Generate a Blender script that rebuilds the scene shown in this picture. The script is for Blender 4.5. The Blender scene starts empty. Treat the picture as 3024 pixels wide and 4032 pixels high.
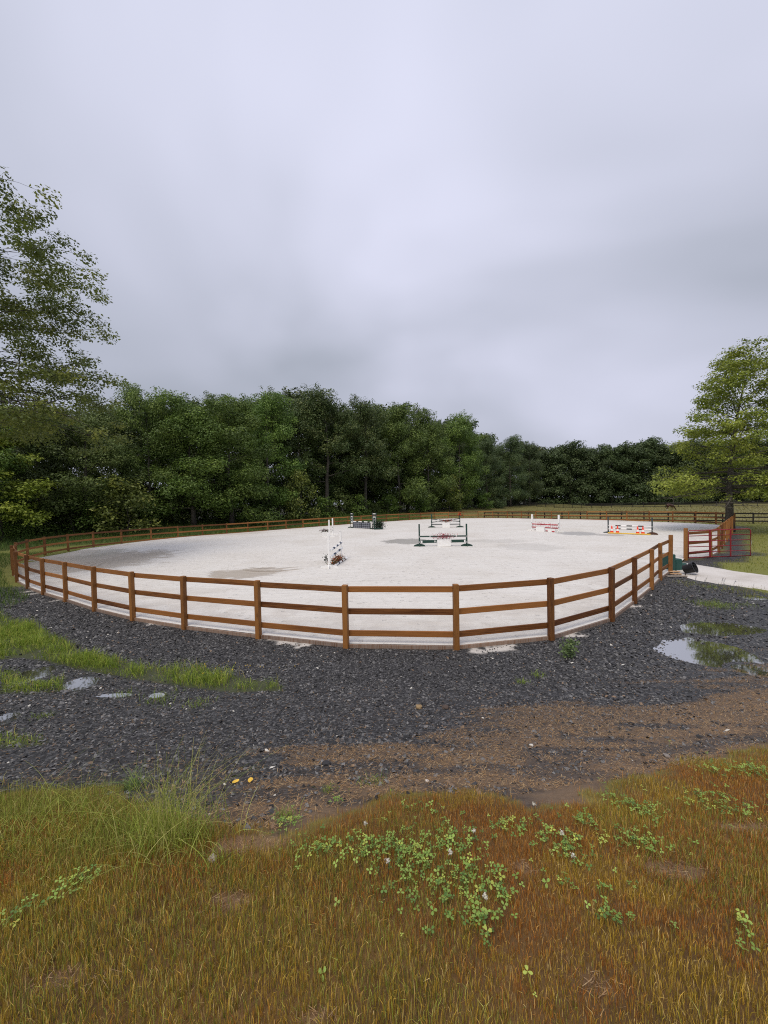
import bpy, bmesh, math, random
import numpy as np
from mathutils import Matrix, Vector

SC = bpy.context.scene
COL = SC.collection
rng = np.random.default_rng(7)
random.seed(7)
R_ = math.radians

# ------------------------------------------------------------------ camera
F_PX, PITCH, ROLL, CAM_H = 1515.0, -0.02603, -0.02413, 3.46
_fw = np.array([0, math.cos(PITCH), math.sin(PITCH)])
_up0 = np.array([0, -math.sin(PITCH), math.cos(PITCH)])
_rt0 = np.array([1.0, 0, 0])
C_RT = math.cos(ROLL) * _rt0 + math.sin(ROLL) * _up0
C_UP = -math.sin(ROLL) * _rt0 + math.cos(ROLL) * _up0
cam_d = bpy.data.cameras.new('camera')
cam = bpy.data.objects.new('camera', cam_d)
COL.objects.link(cam)
cam_d.sensor_fit = 'VERTICAL'
cam_d.sensor_height = 36.0
cam_d.lens = F_PX / 4032.0 * 36.0
cam_d.clip_start = 0.05
cam_d.clip_end = 3000
cam.matrix_world = Matrix(((C_RT[0], C_UP[0], -_fw[0], 0), (C_RT[1], C_UP[1], -_fw[1], 0),
                           (C_RT[2], C_UP[2], -_fw[2], CAM_H), (0, 0, 0, 1)))
SC.camera = cam

# ------------------------------------------------------------------ sky, sun, exposure
SUN_EL, SUN_AZ = R_(58), R_(205)
world = bpy.data.worlds.new('World')
SC.world = world
world.use_nodes = True
wt = world.node_tree
wt.nodes.clear()
def wn(t, **k):
    n = wt.nodes.new(t)
    for a, b in k.items():
        setattr(n, a, b)
    return n
wo = wn('ShaderNodeOutputWorld')
wb = wn('ShaderNodeBackground')
wb.inputs['Strength'].default_value = 0.1
sky = wn('ShaderNodeTexSky', sky_type='NISHITA', sun_disc=False)
sky.sun_elevation = SUN_EL
sky.sun_rotation = SUN_AZ
sky.air_density = 1.0
sky.dust_density = 4.0
tc = wn('ShaderNodeTexCoord')
sep = wn('ShaderNodeSeparateXYZ')
wt.links.new(tc.outputs['Generated'], sep.inputs[0])
zz = wn('ShaderNodeMath', operation='ADD'); zz.inputs[1].default_value = 0.42
wt.links.new(sep.outputs['Z'], zz.inputs[0])
zm = wn('ShaderNodeMath', operation='MAXIMUM'); zm.inputs[1].default_value = 0.08
wt.links.new(zz.outputs[0], zm.inputs[0])
dx = wn('ShaderNodeMath', operation='DIVIDE'); dy = wn('ShaderNodeMath', operation='DIVIDE')
wt.links.new(sep.outputs['X'], dx.inputs[0]); wt.links.new(zm.outputs[0], dx.inputs[1])
wt.links.new(sep.outputs['Y'], dy.inputs[0]); wt.links.new(zm.outputs[0], dy.inputs[1])
cmb = wn('ShaderNodeCombineXYZ')
wt.links.new(dx.outputs[0], cmb.inputs[0]); wt.links.new(dy.outputs[0], cmb.inputs[1])
cn = wn('ShaderNodeTexNoise')
cn.inputs['Scale'].default_value = 1.05
cn.inputs['Detail'].default_value = 3.5
cn.inputs['Roughness'].default_value = 0.48
cn.inputs['Distortion'].default_value = 0.35
cmap = wn('ShaderNodeMapping'); cmap.inputs['Location'].default_value = (8.8, 3.1, 6.6)
wt.links.new(cmb.outputs[0], cmap.inputs[0]); wt.links.new(cmap.outputs[0], cn.inputs['Vector'])
cr = wn('ShaderNodeValToRGB')
cr.color_ramp.elements[0].position = 0.33
cr.color_ramp.elements[0].color = (2.95, 3.15, 3.72, 1)
cr.color_ramp.elements[1].position = 0.66
cr.color_ramp.elements[1].color = (4.95, 5.05, 6.1, 1)
wt.links.new(cn.outputs['Fac'], cr.inputs[0])
wm = wn('ShaderNodeMix', data_type='RGBA')
wm.inputs[0].default_value = 0.95
wt.links.new(sky.outputs[0], wm.inputs[6]); wt.links.new(cr.outputs[0], wm.inputs[7])
# an overcast sky brightens gently from the horizon to the zenith
zc = wn('ShaderNodeMapRange'); zc.inputs['From Min'].default_value = 0.0; zc.inputs['From Max'].default_value = 1.0; zc.inputs['To Min'].default_value = 0.90; zc.inputs['To Max'].default_value = 1.2
wt.links.new(sep.outputs['Z'], zc.inputs['Value'])
wg = wn('ShaderNodeVectorMath', operation='SCALE')
wt.links.new(wm.outputs[2], wg.inputs[0]); wt.links.new(zc.outputs[0], wg.inputs['Scale'])
wt.links.new(wg.outputs[0], wb.inputs['Color']); wt.links.new(wb.outputs[0], wo.inputs[0])

sun_d = bpy.data.lights.new('sun', 'SUN')
sun_d.energy = 1.5
sun_d.angle = R_(30)
sun_d.color = (1.0, 0.90, 0.74)
sun = bpy.data.objects.new('sun', sun_d)
COL.objects.link(sun)
# sun_rotation is clockwise from +Y
sdir = Vector((math.sin(SUN_AZ) * math.cos(SUN_EL), math.cos(SUN_AZ) * math.cos(SUN_EL), math.sin(SUN_EL)))
sun.rotation_euler = sdir.to_track_quat('Z', 'Y').to_euler()

SC.view_settings.view_transform = 'Standard'
SC.view_settings.look = 'None'
SC.view_settings.exposure = 0.52
SC.view_settings.gamma = 1.0
SC.view_settings.use_curve_mapping = False
SC.render.engine = 'CYCLES'
SC.cycles.use_denoising = False
SC.cycles.filter_width = 1.1
SC.cycles.max_bounces = 6
SC.cycles.diffuse_bounces = 3
SC.cycles.transparent_max_bounces = 8

# ------------------------------------------------------------------ helpers: numbers
def smooth(t):
    t = np.clip(t, 0, 1)
    return t * t * (3 - 2 * t)

def vnoise(x, y, seed=0):
    x = np.asarray(x, float); y = np.asarray(y, float)
    xi = np.floor(x).astype(np.int64); yi = np.floor(y).astype(np.int64)
    xf = x - xi; yf = y - yi
    def h(a, b):
        n = (a * 374761393 + b * 668265263 + seed * 974634773) & 0xFFFFFFFF
        n = ((n ^ (n >> 13)) * 1274126177) & 0xFFFFFFFF
        return ((n ^ (n >> 16)) & 0xFFFF) / 65535.0
    u = xf * xf * (3 - 2 * xf); v = yf * yf * (3 - 2 * yf)
    return (h(xi, yi) * (1 - u) + h(xi + 1, yi) * u) * (1 - v) + (h(xi, yi + 1) * (1 - u) + h(xi + 1, yi + 1) * u) * v

def fbm(x, y, seed=0, o=4):
    s = 0; a = 0.5; t = 0
    for i in range(o):
        s = s + a * vnoise(x * 2 ** i, y * 2 ** i, seed + i * 17); t += a; a *= 0.5
    return s / t

def inpoly(x, y, poly):
    poly = np.asarray(poly); ins = np.zeros(np.shape(x), bool)
    j = len(poly) - 1
    for i in range(len(poly)):
        xi, yi = poly[i]; xj, yj = poly[j]
        c = ((yi > y) != (yj > y)) & (x < (xj - xi) * (y - yi) / (yj - yi + 1e-12) + xi)
        ins ^= c; j = i
    return ins

def polydist(x, y, pts):
    pts = np.asarray(pts, float); d = np.full(np.shape(x), 1e9)
    for a, b in zip(pts[:-1], pts[1:]):
        ab = b - a; t = np.clip(((x - a[0]) * ab[0] + (y - a[1]) * ab[1]) / (ab @ ab + 1e-12), 0, 1)
        d = np.minimum(d, np.hypot(x - a[0] - t * ab[0], y - a[1] - t * ab[1]))
    return d

# ------------------------------------------------------------------ arena plan (metres, camera above the origin looking +Y)
U = np.array([0.695, 0.719]); N = np.array([0.719, -0.695])
POSTS = [(12.67, 17.02), (11.2, 15.6), (9.8, 14.1), (8.0, 12.3), (6.25, 10.6), (4.0, 9.3), (1.6, 8.82), (-0.98, 9.1), (-3.33, 9.9),
         (-5.72, 10.8), (-7.8, 11.75), (-9.88, 12.95), (-12.05, 14.4), (-14.0, 15.65), (-15.85, 16.95), (-17.75, 18.45),
         (-19.6, 20.2), (-21.4, 22.0), (-23.0, 23.9), (-24.25, 26.05), (-25.1, 28.35), (-25.4, 30.8), (-25.1, 33.1), (-24.25, 35.4),
         (-22.85, 37.6), (-21.3, 39.6), (-19.6, 41.4), (-17.7, 43.1), (-15.95, 44.9), (-14.2, 46.8), (-12.45, 48.7), (-10.7, 50.6),
         (-8.9, 52.5), (-7.1, 54.4), (-5.3, 56.2), (-3.5, 57.9), (-1.6, 59.6), (0.35, 61.2), (2.3, 62.7), (4.2, 64.1), (6.2, 65.1),
         (8.6, 65.9), (11.1, 66.3), (13.6, 66.2), (16.0, 65.5), (18.2, 64.3), (20.1, 62.7), (21.75, 60.9), (23.3, 59.0), (24.9, 57.2),
         (26.6, 55.4), (28.4, 53.8), (30.2, 52.2), (31.9, 50.5), (33.6, 48.7), (35.2, 46.9), (36.3, 44.8), (36.6, 42.4),
         (36.0, 40.1), (34.7, 38.1), (33.1, 36.3), (31.4, 34.55), (29.7, 32.8), (28.0, 31.05), (26.3, 29.35), (24.6, 27.6),
         (22.9, 25.9), (21.2, 24.15), (19.5, 22.4), (17.85, 21.0), (15.87, 20.24)]
POSTS = np.array(POSTS)
PERIM = np.vstack([POSTS, POSTS[:1]])

def foot_z(x, y):
    u = x * U[0] + y * U[1]; v = -(x * N[0] + y * N[1]) - 2.5
    return 0.085 + 0.25 * smooth((u - 2) / 14.0) * smooth((v - 1) / 16.0)

PUD = []   # world puddles: cx, cy, rx, ry, depth, level
def base_z(x, y):
    x = np.asarray(x, float); y = np.asarray(y, float)
    z = np.interp(y, [-60, -8, 0, 1, 2, 3.3, 4.5, 6, 7.6, 9], [2.6, 2.3, 1.86, 1.6, 1.3, 0.80, 0.42, 0.14, 0.02, 0.0])
    n = -(x * N[0] + y * N[1])
    z = z + 1.0 * smooth((n - 45.5) / 14.0) * smooth((y - 14) / 20)
    z = z + 0.12 * smooth((-x - 16) / 6) * smooth((y - 12) / 6)
    return z
def ground_z(x, y):
    x = np.asarray(x, float); y = np.asarray(y, float)
    z = base_z(x, y)
    near = np.exp(-((x / 16.0) ** 2 + ((y - 6) / 9.0) ** 2))
    z = z + near * (0.10 * (fbm(x * 0.55 + 5, y * 0.9, 3, 3) - 0.5) * smooth((8.4 - y) / 2.0) + 0.03 * (fbm(x * 2.7, y * 2.7, 9, 3) - 0.5))
    for (cx, cy, rx, ry, dp, lv) in PUD:
        q = ((x - cx) / rx) ** 2 + ((y - cy) / ry) ** 2
        q = q + 0.9 * (fbm(x * 1.9 + cx, y * 2.6, 21, 4) - 0.5)
        w = smooth((1.6 - q) / 1.1)
        z = z * (1 - w) + w * (lv + dp * (q - 1.0) * 0.9)
        rim = np.where(q < 1.5, lv + dp * 0.9 * (q - 1), lv + dp * 0.45 - 0.09 * (q - 1.5))
        z = np.where((q > 1.0) & (q < 3.5), np.maximum(z, rim), z)
    return z

def ray(px, py):
    x = (px - 1512) / F_PX; y = -(py - 2016) / F_PX
    d = x * C_RT + y * C_UP + _fw
    return d
def hit(px, py, zf=None):
    d = ray(px, py); o = np.array([0, 0, CAM_H]); zf = zf or base_z
    t = 0.3; prev = t
    while t < 400:
        p = o + d * t
        if p[2] <= float(zf(p[0], p[1])):
            a, b = prev, t
            for _ in range(30):
                m = (a + b) / 2; q = o + d * m
                if q[2] <= float(zf(q[0], q[1])): b = m
                else: a = m
            q = o + d * b
            return np.array([q[0], q[1]])
        prev = t; t *= 1.03
    return (o + d * 300)[:2]
def hits(l, zf=None): return np.array([hit(a, b, zf) for a, b in l])
def at_depth(px, py, dep):
    d = ray(px, py); return np.array([0, 0, CAM_H]) + d * (dep / d[1])

def add_pud(px, py, wx, wy, dp=0.05):
    c = hit(px, py); l = hit(px - wx, py); r = hit(px + wx, py); f = hit(px, py - wy); n = hit(px, py + wy)
    PUD.append((c[0], c[1], abs(r[0] - l[0]) / 2, abs(f[1] - n[1]) / 2, dp, float(base_z(c[0], c[1])) + (0.004 if wx > 150 else -0.006)))
add_pud(2790, 2570, 190, 62, 0.05)
add_pud(2985, 2640, 85, 26, 0.03)
add_pud(2830, 2475, 190, 30, 0.03)
add_pud(2960, 2350, 70, 14, 0.02)
add_pud(130, 2655, 80, 38, 0.03)
add_pud(320, 2690, 80, 28, 0.03)
add_pud(620, 2735, 50, 15, 0.02)
add_pud(15, 2830, 60, 26, 0.03)
add_pud(440, 2735, 120, 14, 0.015)
add_pud(170, 2805, 50, 16, 0.015)

# ------------------------------------------------------------------ helpers: objects and meshes
def link(o, parent=None):
    COL.objects.link(o)
    if parent is not None: o.parent = parent
    return o
def tag(o, label, cat, group=None):
    o['label'] = label; o['category'] = cat
    if group: o['group'] = group
    return o
def thing(name, label, cat, loc=(0, 0, 0), rz=0.0, group=None):
    o = bpy.data.objects.new(name, None)
    o.empty_display_size = 0.2
    o.location = loc; o.rotation_euler = (0, 0, rz)
    link(o); return tag(o, label, cat, group)
def obj(name, me, mat=None, parent=None, loc=None, rot=None, scale=None):
    o = bpy.data.objects.new(name, me)
    if mat is not None and not me.materials: me.materials.append(mat)
    if loc is not None: o.location = loc
    if rot is not None: o.rotation_euler = rot
    if scale is not None: o.scale = scale
    return link(o, parent)
def kind(o, k): o['kind'] = k; return o

def npmesh(name, verts, faces_list, mat=None, attrs=None, smooth_=False):
    """faces_list: list of int arrays (n,k). attrs: {name: (type, domain, array)}"""
    me = bpy.data.meshes.new(name)
    verts = np.asarray(verts, np.float32)
    me.vertices.add(len(verts)); me.vertices.foreach_set('co', verts.ravel())
    idx = np.concatenate([f.ravel() for f in faces_list]).astype(np.int32)
    tot = np.concatenate([np.full(len(f), f.shape[1], np.int32) for f in faces_list])
    st = np.concatenate([[0], np.cumsum(tot)[:-1]]).astype(np.int32)
    me.loops.add(len(idx)); me.loops.foreach_set('vertex_index', idx)
    me.polygons.add(len(tot)); me.polygons.foreach_set('loop_start', st); me.polygons.foreach_set('loop_total', tot)
    me.polygons.foreach_set('use_smooth', np.full(len(tot), smooth_))
    for k, (ty, dom, arr) in (attrs or {}).items():
        a = me.attributes.new(k, ty, dom)
        arr = np.asarray(arr, np.float32)
        a.data.foreach_set('color' if ty == 'FLOAT_COLOR' else 'value', arr.ravel())
    me.update(calc_edges=True)
    if mat is not None: me.materials.append(mat)
    return me

class MB:
    def __init__(s): s.v = []; s.f = []
    def add(s, v, f):
        b = len(s.v); s.v += [tuple(map(float, q)) for q in v]; s.f += [tuple(b + i for i in q) for q in f]; return s
    def box(s, c, d, rz=0.0, ch=0.0, rx=0.0, ry=0.0):
        hx, hy, hz = d[0] / 2, d[1] / 2, d[2] / 2
        bm = bmesh.new(); bmesh.ops.create_cube(bm, size=1.0)
        for q in bm.verts: q.co = Vector((q.co.x * d[0], q.co.y * d[1], q.co.z * d[2]))
        if ch > 0: bmesh.ops.bevel(bm, geom=list(bm.edges), offset=ch, segments=1, affect='EDGES')
        m = Matrix.Translation(Vector(c)) @ Matrix.Rotation(rz, 4, 'Z') @ Matrix.Rotation(ry, 4, 'Y') @ Matrix.Rotation(rx, 4, 'X')
        bm.verts.index_update()
        s.add([m @ q.co for q in bm.verts], [[q.index for q in f.verts] for f in bm.faces]); bm.free(); return s
    def tube(s, pts, rad, n=8, caps=True):
        pts = [Vector(p) for p in pts]
        if not hasattr(rad, '__len__'): rad = [rad] * len(pts)
        V = []; ref = Vector((0, 0, 1))
        for i, p in enumerate(pts):
            t = (pts[min(i + 1, len(pts) - 1)] - pts[max(i - 1, 0)]).normalized()
            r = ref if abs(t.dot(ref)) < 0.95 else Vector((1, 0, 0))
            a = t.cross(r).normalized(); b = t.cross(a).normalized()
            for k in range(n):
                an = 2 * math.pi * k / n
                V.append(p + (a * math.cos(an) + b * math.sin(an)) * rad[i])
        Fc = []
        for i in range(len(pts) - 1):
            for k in range(n):
                k2 = (k + 1) % n
                Fc.append((i * n + k, i * n + k2, (i + 1) * n + k2, (i + 1) * n + k))
        if caps:
            Fc.append(tuple(range(n))[::-1]); Fc.append(tuple((len(pts) - 1) * n + k for k in range(n)))
        return s.add(V, Fc)
    def lathe(s, prof, n=16, c=(0, 0, 0)):
        V = []
        for r, z in prof:
            for k in range(n):
                an = 2 * math.pi * k / n; V.append((c[0] + r * math.cos(an), c[1] + r * math.sin(an), c[2] + z))
        Fc = []
        for i in range(len(prof) - 1):
            for k in range(n):
                k2 = (k + 1) % n; Fc.append((i * n + k, i * n + k2, (i + 1) * n + k2, (i + 1) * n + k))
        Fc.append(tuple(range(n))[::-1]); Fc.append(tuple((len(prof) - 1) * n + k for k in range(n)))
        return s.add(V, Fc)
    def prism(s, prof, y0, y1):   # profile in XZ extruded along Y
        n = len(prof)
        V = [(x, y0, z) for x, z in prof] + [(x, y1, z) for x, z in prof]
        Fc = [tuple(range(n)), tuple(range(n, 2 * n))[::-1]] + [(i, i + n, (i + 1) % n + n, (i + 1) % n) for i in range(n)]
        return s.add(V, Fc)
    def mesh(s, name, mat=None, smooth_=False):
        me = bpy.data.meshes.new(name); me.from_pydata(s.v, [], s.f)
        bm = bmesh.new(); bm.from_mesh(me); bmesh.ops.recalc_face_normals(bm, faces=bm.faces); bm.to_mesh(me); bm.free()
        if smooth_:
            me.polygons.foreach_set('use_smooth', [True] * len(me.polygons))
        me.update()
        if mat is not None: me.materials.append(mat)
        return me
    def obj(s, name, mat, parent=None, loc=None, rot=None, smooth_=False):
        return obj(name, s.mesh(name, mat, smooth_), None, parent, loc, rot)

# ------------------------------------------------------------------ helpers: materials
class NT:
    def __init__(s, name):
        s.m = bpy.data.materials.new(name); s.m.use_nodes = True; s.t = s.m.node_tree
        s.b = s.t.nodes['Principled BSDF']; s.o = s.t.nodes['Material Output']
    def n(s, ty, ins=None, **k):
        q = s.t.nodes.new(ty)
        for a, b in k.items(): setattr(q, a, b)
        for a, b in (ins or {}).items(): s.set(q.inputs[a], b)
        return q
    def set(s, sock, v):
        if isinstance(v, bpy.types.NodeSocket): s.t.links.new(v, sock)
        else: sock.default_value = v
    def math(s, op, a, b=0.0, clamp=False):
        q = s.n('ShaderNodeMath', operation=op, use_clamp=clamp); s.set(q.inputs[0], a); s.set(q.inputs[1], b); return q.outputs[0]
    def mix(s, f, a, b, blend='MIX'):
        q = s.n('ShaderNodeMix', data_type='RGBA', blend_type=blend); s.set(q.inputs[0], f); s.set(q.inputs[6], a); s.set(q.inputs[7], b); return q.outputs[2]
    def noise(s, vec, scale, detail=4, rough=0.5, dist=0.0, out='Fac'):
        return s.n('ShaderNodeTexNoise', {'Vector': vec, 'Scale': scale, 'Detail': detail, 'Roughness': rough, 'Distortion': dist}).outputs[out]
    def ramp(s, fac, stops):
        q = s.n('ShaderNodeValToRGB'); s.set(q.inputs[0], fac); e = q.color_ramp.elements
        while len(e) < len(stops): e.new(0.5)
        for i, (p, c) in enumerate(stops): e[i].position = p; e[i].color = c if len(c) == 4 else (*c, 1)
        return q.outputs[0]
    def rng(s, v, a, b, c=0.0, d=1.0, sm=True):
        q = s.n('ShaderNodeMapRange', {'Value': v, 'From Min': a, 'From Max': b, 'To Min': c, 'To Max': d}, interpolation_type='SMOOTHSTEP' if sm else 'LINEAR')
        return q.outputs[0]
    def coord(s, w='Object'): return s.n('ShaderNodeTexCoord').outputs[w]
    def map(s, v, loc=(0, 0, 0), rot=(0, 0, 0), sc=(1, 1, 1)):
        return s.n('ShaderNodeMapping', {'Vector': v, 'Location': loc, 'Rotation': rot, 'Scale': sc}).outputs[0]
    def attr(s, name, out='Color'): return s.n('ShaderNodeAttribute', attribute_name=name).outputs[out]
    def bump(s, h, st=0.3, dist=0.02):
        q = s.n('ShaderNodeBump', {'Height': h, 'Strength': st, 'Distance': dist}); s.t.links.new(q.outputs[0], s.b.inputs['Normal'])
    def fin(s, color, rough=0.6, spec=0.5, **k):
        s.set(s.b.inputs['Base Color'], color if not isinstance(color, tuple) else (*color, 1))
        s.set(s.b.inputs['Roughness'], rough); s.set(s.b.inputs['Specular IOR Level'], spec)
        for a, v in k.items(): s.set(s.b.inputs[a], v)
        return s.m

def randloc(s, vec, amt=40.0):
    oi = s.n('ShaderNodeObjectInfo').outputs['Random']
    r = s.math('MULTIPLY', oi, amt)
    c = s.n('ShaderNodeCombineXYZ', {0: r, 1: r, 2: r}).outputs[0]
    q = s.n('ShaderNodeVectorMath', operation='ADD'); s.set(q.inputs[0], vec); s.set(q.inputs[1], c)
    return q.outputs[0], oi

def wood(name, dark, light, axis='X', dust=0.0):
    s = NT(name); v = s.coord()
    sc = {'X': (1.2, 9, 9), 'Z': (9, 9, 1.2)}[axis]
    v2, oi = randloc(s, s.map(v, sc=sc))
    g = s.noise(v2, 2.2, 6, 0.6, 1.6)
    fine = s.noise(s.map(v2, sc=(1, 6, 6) if axis == 'X' else (6, 6, 1)), 3, 3)
    blot = s.noise(v2, 0.35, 2)
    f = s.math('ADD', s.math('MULTIPLY', g, 0.75), s.math('MULTIPLY', blot, 0.45))
    f = s.math('ADD', f, s.math('MULTIPLY', s.math('SUBTRACT', oi, 0.5), 0.42))
    mid = tuple((a + b) / 2 for a, b in zip(dark, light))
    c = s.ramp(f, [(0.32, dark), (0.55, mid), (0.85, light)])
    kn = s.n('ShaderNodeTexVoronoi', {'Vector': s.map(v2, sc=(1, 0.42, 0.42) if axis == 'X' else (0.42, 0.42, 1)), 'Scale': 0.9}).outputs['Distance']
    c = s.mix(s.rng(kn, 0.05, 0.16, 0.75, 0.0), c, (dark[0] * 0.4, dark[1] * 0.4, dark[2] * 0.4, 1))
    if dust:
        z = s.n('ShaderNodeSeparateXYZ', {0: v}).outputs['Z']
        dn = s.noise(s.map(v, sc=(55, 14, 1.2)), 2.0, 4, 0.7)
        c = s.mix(s.math('MULTIPLY', s.rng(dn, 0.3, 0.6), dust), c, (0.36, 0.32, 0.29, 1))
    s.bump(s.math('ADD', s.math('MULTIPLY', g, 0.5), s.math('MULTIPLY', fine, 0.5)), 0.35, 0.006)
    return s.fin(c, s.rng(g, 0.2, 0.8, 0.5, 0.75), 0.35)

def paint(name, col, rough=0.45, wear=0.25, wc=None):
    s = NT(name); v, oi = randloc(s, s.coord())
    a = s.noise(v, 6, 5, 0.65); b = s.noise(v, 34, 3)
    wc = wc or tuple(x * 0.6 for x in col)
    c = s.mix(s.math('MULTIPLY', s.rng(a, 0.48, 0.72), wear), (*col, 1), (*wc, 1))
    s.bump(b, 0.12, 0.003)
    return s.fin(c, s.rng(a, 0.3, 0.7, rough - 0.08, rough + 0.12), 0.4)

MAT = {}
MAT['post'] = wood('fence_post_wood', (0.085, 0.028, 0.006), (0.29, 0.125, 0.032), 'Z')
MAT['rail'] = wood('fence_rail_wood', (0.085, 0.027, 0.006), (0.33, 0.135, 0.035), 'X')
MAT['kick'] = wood('kickboard_wood', (0.085, 0.035, 0.016), (0.22, 0.115, 0.06), 'X', dust=0.5)
MAT['black_wood'] = wood('black_fence_wood', (0.008, 0.008, 0.007), (0.028, 0.026, 0.022), 'X')
MAT['black_post'] = wood('black_fence_post_wood', (0.008, 0.008, 0.007), (0.028, 0.026, 0.022), 'Z')
MAT['lumber'] = wood('new_lumber', (0.30, 0.16, 0.075), (0.52, 0.33, 0.18), 'X')
MAT['grey_lumber'] = wood('grey_lumber', (0.25, 0.21, 0.18), (0.42, 0.37, 0.32), 'X')
MAT['white'] = paint('white_paint', (0.82, 0.82, 0.81), 0.5, 0.3, (0.66, 0.64, 0.6))
MAT['green'] = paint('dark_green_paint', (0.012, 0.045, 0.034), 0.45, 0.4, (0.04, 0.07, 0.06))
MAT['slate'] = paint('dark_slate_paint', (0.03, 0.045, 0.05), 0.5, 0.4, (0.06, 0.075, 0.08))
MAT['red'] = paint('red_paint', (0.42, 0.022, 0.035), 0.5, 0.35, (0.5, 0.14, 0.14))
MAT['gate'] = paint('gate_red_paint', (0.2, 0.008, 0.018), 0.42, 0.5, (0.26, 0.04, 0.045))
MAT['black'] = paint('black_paint', (0.014, 0.014, 0.016), 0.45, 0.3, (0.05, 0.05, 0.05))
MAT['blue'] = paint('navy_paint', (0.035, 0.05, 0.09), 0.5, 0.4, (0.1, 0.11, 0.15))
MAT['yellow'] = paint('yellow_paint', (0.72, 0.46, 0.06), 0.5, 0.4, (0.65, 0.5, 0.25))
MAT['orange'] = paint('cone_orange', (0.85, 0.06, 0.02), 0.5, 0.2, (0.7, 0.1, 0.05))
MAT['brown'] = paint('brown_block', (0.09, 0.04, 0.025), 0.8, 0.5, (0.16, 0.09, 0.06))
MAT['tubgreen'] = paint('green_plastic', (0.008, 0.06, 0.05), 0.4, 0.3, (0.03, 0.09, 0.08))
MAT['tubblack'] = paint('black_plastic', (0.012, 0.012, 0.014), 0.38, 0.3, (0.04, 0.04, 0.04))
MAT['stone_grey'] = paint('grey_wall_stone', (0.19, 0.20, 0.235), 0.8, 0.5, (0.12, 0.125, 0.15))
MAT['stone_dark'] = paint('wall_mortar', (0.055, 0.06, 0.075), 0.8, 0.4, (0.03, 0.03, 0.04))
MAT['metal'] = paint('steel', (0.35, 0.35, 0.36), 0.4, 0.4, (0.2, 0.15, 0.12))

def leafmat(name, dark, mid, light, trans=0.25, hue=0.25):
    s = NT(name)
    sh = s.attr('shade', 'Fac')
    oi = s.n('ShaderNodeObjectInfo').outputs['Random']
    c = s.ramp(sh, [(0.0, dark), (0.55, mid), (1.0, light)])
    v = s.coord()
    big = s.noise(randloc(s, v)[0], 0.35, 2)
    k = s.math('ADD', s.math('MULTIPLY', s.math('SUBTRACT', oi, 0.5), hue), s.math('MULTIPLY', s.math('SUBTRACT', big, 0.5), 0.25))
    hsv = s.n('ShaderNodeHueSaturation', {'Hue': s.math('ADD', 0.492, s.math('MULTIPLY', k, 0.06)), 'Saturation': s.math('ADD', 0.94, s.math('MULTIPLY', k, 0.2)), 'Value': s.math('ADD', 1.0, s.math('MULTIPLY', k, 1.0)), 'Color': c})
    c = hsv.outputs[0]
    s.fin(c, 0.5, 0.35)
    tr = s.n('ShaderNodeBsdfTranslucent', {'Color': c})
    mx = s.n('ShaderNodeMixShader', {0: trans})
    s.t.links.new(s.b.outputs[0], mx.inputs[1]); s.t.links.new(tr.outputs[0], mx.inputs[2]); s.t.links.new(mx.outputs[0], s.o.inputs[0])
    return s.m
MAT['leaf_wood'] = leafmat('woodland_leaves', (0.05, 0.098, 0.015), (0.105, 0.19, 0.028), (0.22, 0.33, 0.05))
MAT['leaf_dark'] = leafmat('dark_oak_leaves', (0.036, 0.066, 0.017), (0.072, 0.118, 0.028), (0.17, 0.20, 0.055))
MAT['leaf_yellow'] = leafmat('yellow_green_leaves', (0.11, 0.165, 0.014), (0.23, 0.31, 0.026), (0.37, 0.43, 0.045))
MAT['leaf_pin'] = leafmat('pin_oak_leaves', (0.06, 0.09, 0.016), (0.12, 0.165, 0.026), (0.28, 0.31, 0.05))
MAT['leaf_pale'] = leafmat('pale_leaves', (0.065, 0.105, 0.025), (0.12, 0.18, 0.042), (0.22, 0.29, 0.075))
MAT['leaf_far_haze'] = leafmat('far_wood_leaves_hazed', (0.042, 0.072, 0.026), (0.072, 0.115, 0.038), (0.125, 0.175, 0.058))  # greyed greens: the fading of distant trees is put into the leaf colour

def bark():
    s = NT('bark'); v = s.coord()
    n = s.noise(s.map(v, sc=(7, 7, 1.3)), 2.4, 6, 0.65, 0.6); m = s.noise(v, 0.8, 3)
    c = s.ramp(n, [(0.3, (0.03, 0.026, 0.022)), (0.55, (0.085, 0.076, 0.064)), (0.8, (0.17, 0.16, 0.14))])
    c = s.mix(s.rng(m, 0.5, 0.75, 0, 0.4), c, (0.07, 0.085, 0.05, 1))
    s.bump(n, 0.8, 0.05)
    return s.fin(c, 0.9, 0.2)
MAT['bark'] = bark()

def bladecol(name, rough=0.55, trans=0.2):
    s = NT(name); c = s.attr('gcol', 'Color')
    s.fin(c, rough, 0.3)
    tr = s.n('ShaderNodeBsdfTranslucent', {'Color': c}); mx = s.n('ShaderNodeMixShader', {0: trans})
    s.t.links.new(s.b.outputs[0], mx.inputs[1]); s.t.links.new(tr.outputs[0], mx.inputs[2]); s.t.links.new(mx.outputs[0], s.o.inputs[0])
    return s.m
MAT['blade'] = bladecol('grass_blades')
MAT['petal'] = bladecol('petals', 0.6, 0.15)

def stonemat():
    s = NT('slate_stones'); c = s.attr('gcol', 'Color'); v = s.coord()
    n = s.noise(v, 60, 4, 0.6)
    c = s.mix(0.5, c, s.ramp(n, [(0.3, (0.5, 0.5, 0.5)), (0.7, (1.35, 1.35, 1.35))]), 'MULTIPLY')
    s.bump(n, 0.3, 0.004)
    return s.fin(c, s.rng(n, 0.3, 0.7, 0.42, 0.72), 0.45)
MAT['stones'] = stonemat()

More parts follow.
